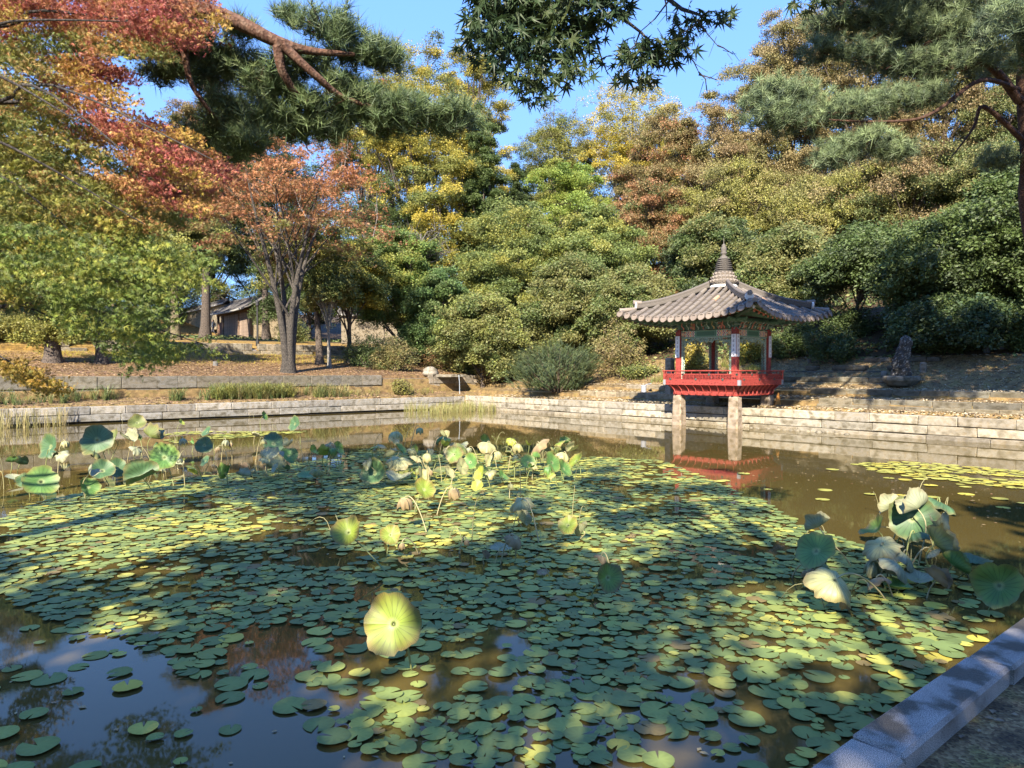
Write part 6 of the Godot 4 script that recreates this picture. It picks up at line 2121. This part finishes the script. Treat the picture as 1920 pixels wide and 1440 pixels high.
func build_pads():
	rng.seed = 121
	var main_bed := ground_poly([[-40, 1000], [60, 945], [200, 915], [330, 898], [480, 885], [600, 862], [690, 842], [800, 846], [900, 852], [1000, 862], [1130, 858], [1240, 864], [1330, 900], [1420, 935], [1500, 985], [1640, 1030], [1800, 1080], [1850, 1120], [1866, 1180], [1790, 1240], [1660, 1330], [1560, 1410], [1500, 1480], [1200, 1480], [860, 1440], [640, 1400], [560, 1330], [390, 1290], [260, 1215], [140, 1180], [0, 1120], [-60, 1080]])
	var strip := ground_poly([[1600, 870], [1700, 866], [1920, 884], [2060, 896], [2060, 925], [1900, 917], [1760, 900], [1640, 885]])
	var far_bed := ground_poly([[290, 818], [420, 797], [560, 786], [640, 797], [560, 812], [330, 832]])
	var left_bed := ground_poly([[-60, 1000], [200, 930], [420, 905], [420, 925], [220, 965], [0, 1010]])
	var holes := [ground_poly([[600, 1100], [760, 1090], [800, 1130], [640, 1160]]), ground_poly([[900, 1150], [990, 1150], [1000, 1230], [900, 1240]]), ground_poly([[1250, 1260], [1430, 1280], [1420, 1330], [1260, 1320]]), ground_poly([[1490, 1250], [1640, 1240], [1650, 1300], [1500, 1310]])]
	var nz := FastNoiseLite.new()
	nz.seed = 7
	nz.frequency = 0.35
	nz.fractal_octaves = 3
	var v4 := FastNoiseLite.new()
	v4.seed = 31
	v4.frequency = 0.5
	var grid := {}
	var pads := []
	var lo := Vector2(-14, -26)
	var hi := Vector2(16, -3.4)
	for i in 340000:
		var p := Vector2(rnd(lo.x, hi.x), rnd(lo.y, hi.y))
		var kind := -1
		var w := Vector3(p.x, 0, p.y)
		var a := to_a(w)
		var b := to_b(w)
		if b < PB0 + 0.16 or a > PA1 - 0.3: continue
		if inside(p, main_bed): kind = 0
		elif inside(p, strip): kind = 1
		elif inside(p, far_bed): kind = 2
		elif inside(p, left_bed): kind = 3
		else:
			if p.y > -8.5 and p.x > -6 and p.x < 2.5 and v4.get_noise_2d(p.x, p.y) > -0.05 and rng.randf() < 0.035: kind = 4
			elif p.x > 4.0 and p.y < -9 and p.y > -16 and rng.randf() < 0.002: kind = 1
			else: continue
		var v := nz.get_noise_2d(p.x, p.y)
		if kind == 0:
			var open := false
			for h in holes:
				if inside(p, h): open = true
			if open and rng.randf() < 0.9: continue
			var near := smoothstep(-7.5, -4.5, p.y)
			if v < -0.2 + near * 0.1 and rng.randf() < 0.93: continue
			if p.x < -1.5 and p.y > -9.0 and rng.randf() < 0.55 and v < 0.12: continue
		elif kind == 3 and v < 0.0: continue
		elif kind == 2 and v < -0.05: continue
		elif kind == 1 and v < -0.25: continue
		var r := 0.034 + 0.08 * pow(rng.randf(), 0.95)
		if kind in [1, 2]: r = rnd(0.08, 0.14)
		var key := Vector2i((p / 0.3).floor())
		var free := true
		for dx in 3:
			for dz in 3:
				for o in grid.get(key + Vector2i(dx - 1, dz - 1), []):
					if p.distance_to(o[0]) < (r + o[1]) * (0.68 if o[2] == 0 else 0.85): free = false
		if not free: continue
		if not grid.has(key): grid[key] = []
		grid[key].append([p, r, kind])
		pads.append([p, r, kind, p.length()])
	pads.sort_custom(func(a, b): return a[3] < b[3])
	var tints := [Color(0.13, 0.18, 0.06), Color(0.17, 0.22, 0.065), Color(0.235, 0.275, 0.07), Color(0.36, 0.35, 0.075), Color(0.42, 0.36, 0.06), Color(0.2, 0.15, 0.055)]
	var words := ["dark green", "mid green", "light green", "yellowing", "bright yellow", "browning"]
	var meshes := {}
	var fx := []
	var fc := []
	var white := pad_mesh(1, Color(1, 1, 1))
	for i in pads.size():
		var q = pads[i]
		var roll := rng.randf()
		var k := 0 if roll < 0.30 else 1 if roll < 0.58 else 2 if roll < 0.82 else 3 if roll < 0.94 else 4 if roll < 0.975 else 5
		if q[2] == 1: k = 4 if roll < 0.22 else 3
		if q[2] == 2: k = 3 if roll < 0.6 else 2
		if q[2] == 0 and q[0].y < -13.0 and roll > 0.4: k = 3 if roll > 0.62 else 2
		var t := Transform3D(Basis(Vector3.UP, rnd(0, TAU)) * Basis(Vector3.RIGHT, rnd(-0.02, 0.02)), Vector3(q[0].x, 0.004 + (i % 7) * 0.003, q[0].y))
		t.basis = t.basis.scaled(Vector3.ONE * q[1])
		if i < 300:
			var v := rng.randi() % 5
			var key := k * 10 + v
			if not meshes.has(key): meshes[key] = pad_mesh(v, tints[k])
			var o := part(self, "lily_pad", meshes[key], M.pad)
			o.transform = t
			tag(o, "%s round water lily pad floating on the nearest water" % words[k], "lily pad", "%s lily pads on the nearest water" % words[k])
		else:
			fx.append(t)
			fc.append(tints[k] * rnd(0.85, 1.2))
	tag(many(self, "lily_pads", white, M.pad, fx, fc), "mass of small water lily pads covering the middle of the pond", "lily pads", "", "stuff")
	print("pads ", pads.size())

# ---------------------------------------------------------------- grass, reeds, fallen leaves
func grass_tuft(n: int, len: float, wid: float, lean: float) -> ArrayMesh:
	var mb := MB.new()
	for i in n:
		var an := rnd(0, TAU)
		var d := Vector3(cos(an), 0, sin(an))
		var s := Vector3(-d.z, 0, d.x) * wid * 0.5
		var o := Vector3(rnd(-0.06, 0.06), 0, rnd(-0.06, 0.06))
		var l := len * rnd(0.55, 1.1)
		var k := lean * rnd(0.3, 1.2)
		var p1 := o + Vector3.UP * l * 0.5 + d * k * l * 0.15
		var p2 := o + Vector3.UP * l * 0.85 + d * k * l * 0.45
		var p3 := o + Vector3.UP * l * (1.0 - 0.25 * k) + d * k * l * 0.85
		mb.col = grey(rnd(0.7, 1.25))
		mb.quad(o - s, o + s, p1 + s * 0.9, p1 - s * 0.9)
		mb.quad(p1 - s * 0.9, p1 + s * 0.9, p2 + s * 0.6, p2 - s * 0.6)
		mb.tri(p2 - s * 0.6, p2 + s * 0.6, p3)
	return mb.mesh()

func build_reeds_and_litter():
	rng.seed = 131
	var sedge := grass_tuft(16, 0.8, 0.022, 1.7)
	var reed := grass_tuft(9, 0.6, 0.012, 0.5)
	var nz := FastNoiseLite.new()
	nz.seed = 9
	nz.frequency = 0.3
	var put := func(called: String, label: String, cat: String, mesh: Mesh, a0: float, a1: float, b0: float, b1: float, count: int, pal: Array, s0: float, s1: float, low: float, water := false):
		var xs := []
		var cs := []
		for i in count:
			var a := rnd(a0, a1)
			var b := rnd(b0, b1)
			if nz.get_noise_2d(a, b * 2.0) < low: continue
			var p := ab(a, b)
			p.y = -0.03 if water else terr(p) - 0.02
			xs.append(Transform3D(Basis(Vector3.UP, rnd(0, TAU)).scaled(Vector3.ONE * rnd(s0, s1)), p))
			cs.append(mixc(pal, rng.randf()))
		tag(many(self, called, mesh, M.grass, xs, cs), label, cat, "", "stuff")
	put.call("sedge_grass", "long arching grass along the foot of the terrace wall", "grass", sedge, 0.0, 18.5, 35.6, 36.85, 700, [GRN, MIDG, OLV, TAN], 0.2, 1.1, 0.16)
	put.call("bright_grass", "bright yellow green grass clump spilling from the terrace wall", "grass", sedge, 11.0, 15.0, 35.7, 36.8, 170, [MIDG, YGR, OLV], 0.7, 1.2, -0.3)
	put.call("ledge_weeds", "low dry weeds on the ledge above the pond wall", "weeds", sedge, 15.0, 24.0, 35.6, 36.8, 200, [OLV, TAN, YGR], 0.25, 0.6, 0.0)
	put.call("pond_reeds", "thin pale reeds standing in the far corner of the pond", "reeds", reed, 20.5, 25.0, 31.0, 34.3, 420, [OLV, Color(0.25, 0.25, 0.08), TAN], 0.6, 1.2, -0.1, true)
	put.call("left_reeds", "pale dry reeds in the water at the left edge", "reeds", reed, 2.2, 4.6, 33.2, 34.4, 34, [OLV, TAN], 1.0, 1.8, -0.6, true)
	put.call("tall_grass", "tall pale green grass at the back of the left terrace", "grass", sedge, -8.0, 9.0, 50.2, 53.0, 800, [Color(0.2, 0.26, 0.1), YGR, OLV], 1.4, 2.4, -0.3)
	put.call("terrace_grass", "short yellow grass at the back of the terrace", "grass", sedge, 5.0, 24.0, 43.0, 49.8, 2200, [YGR, YEL, OLV], 0.12, 0.25, -0.2)
	put.call("slope_grass", "low green plants on the leaf slope left of the pavilion", "plants", sedge, 29.5, 33.0, 18.5, 24.0, 700, [MIDG, YGR, OLV], 0.25, 0.6, -0.1)
	put.call("ground_cover", "low leafy undergrowth on the wooded hillside", "undergrowth", leafmesh["shrub_leaf"], 32.6, 60.0, -6.0, 60.0, 9000, [DRK, GRN, MIDG, OLV], 1.0, 2.6, -0.25)
	put.call("ground_cover", "low leafy undergrowth behind the terrace", "undergrowth", leafmesh["shrub_leaf"], -20.0, 33.0, 60.0, 75.0, 3500, [DRK, GRN, MIDG, OLV], 1.0, 2.6, -0.2)
	# fallen leaves
	var lf := MB.new()
	lf.tri(Vector3(-0.5, 0, 0), Vector3(0, 0.12, 0.3), Vector3(0.5, 0, 0))
	lf.tri(Vector3(-0.5, 0, 0), Vector3(0.5, 0, 0), Vector3(0, 0.12, -0.3))
	var lm := lf.mesh()
	var pal := [Color(0.28, 0.21, 0.14), Color(0.44, 0.36, 0.23), Color(0.52, 0.46, 0.31), Color(0.34, 0.25, 0.16)]
	var pal2 := [Color(0.2, 0.12, 0.09), Color(0.32, 0.2, 0.13), Color(0.42, 0.31, 0.15)]
	for z in [["fallen_leaves", "brown and gold fallen leaves on the ledge and slope round the pavilion", 25.7, 33.0, 3.0, 33.0, 16000, pal], ["fallen_leaves", "reddish brown fallen leaves covering the left terrace", 0.0, 27.0, 34.9, 49.0, 22000, pal2], ["fallen_leaves", "dull fallen leaves and bits on the near ground by the kerb", 0.5, 8.0, -3.0, 1.1, 900, [Color(0.16, 0.12, 0.08), Color(0.25, 0.19, 0.12)]]]:
		var xs := []
		var cs := []
		for i in z[6]:
			var p := ab(rnd(z[2], z[3]), rnd(z[4], z[5]))
			p.y = terr(p) + 0.008
			xs.append(Transform3D((Basis(Vector3.UP, rnd(0, TAU)) * Basis(Vector3.RIGHT, rnd(-0.35, 0.35))).scaled(Vector3.ONE * (rnd(0.07, 0.13) if z[6] > 1000 else rnd(0.025, 0.06))), p))
			cs.append(mixc(z[7], rng.randf()) * rnd(0.8, 1.2))
		tag(many(self, z[0], lm, M.dry, xs, cs), z[1], "leaves", "", "stuff")
	var xs := []
	var cs := []
	for i in 5200:
		var p := ab(rnd(PA0, PA1 - 0.4), rnd(PB0 + 0.2, PB1 - 0.4), 0.006)
		if nz.get_noise_2d(p.x * 0.6, p.z * 0.6) < -0.1: continue
		xs.append(Transform3D(Basis(Vector3.UP, rnd(0, TAU)).scaled(Vector3(1, 0.3, 1) * rnd(0.014, 0.07)), p))
		cs.append(mixc([Color(0.3, 0.2, 0.1), Color(0.42, 0.34, 0.16), Color(0.3, 0.14, 0.07)], rng.randf()))
	tag(many(self, "floating_leaves", lm, M.dry, xs, cs), "tiny fallen leaves drifting on the pond", "leaves", "", "stuff")
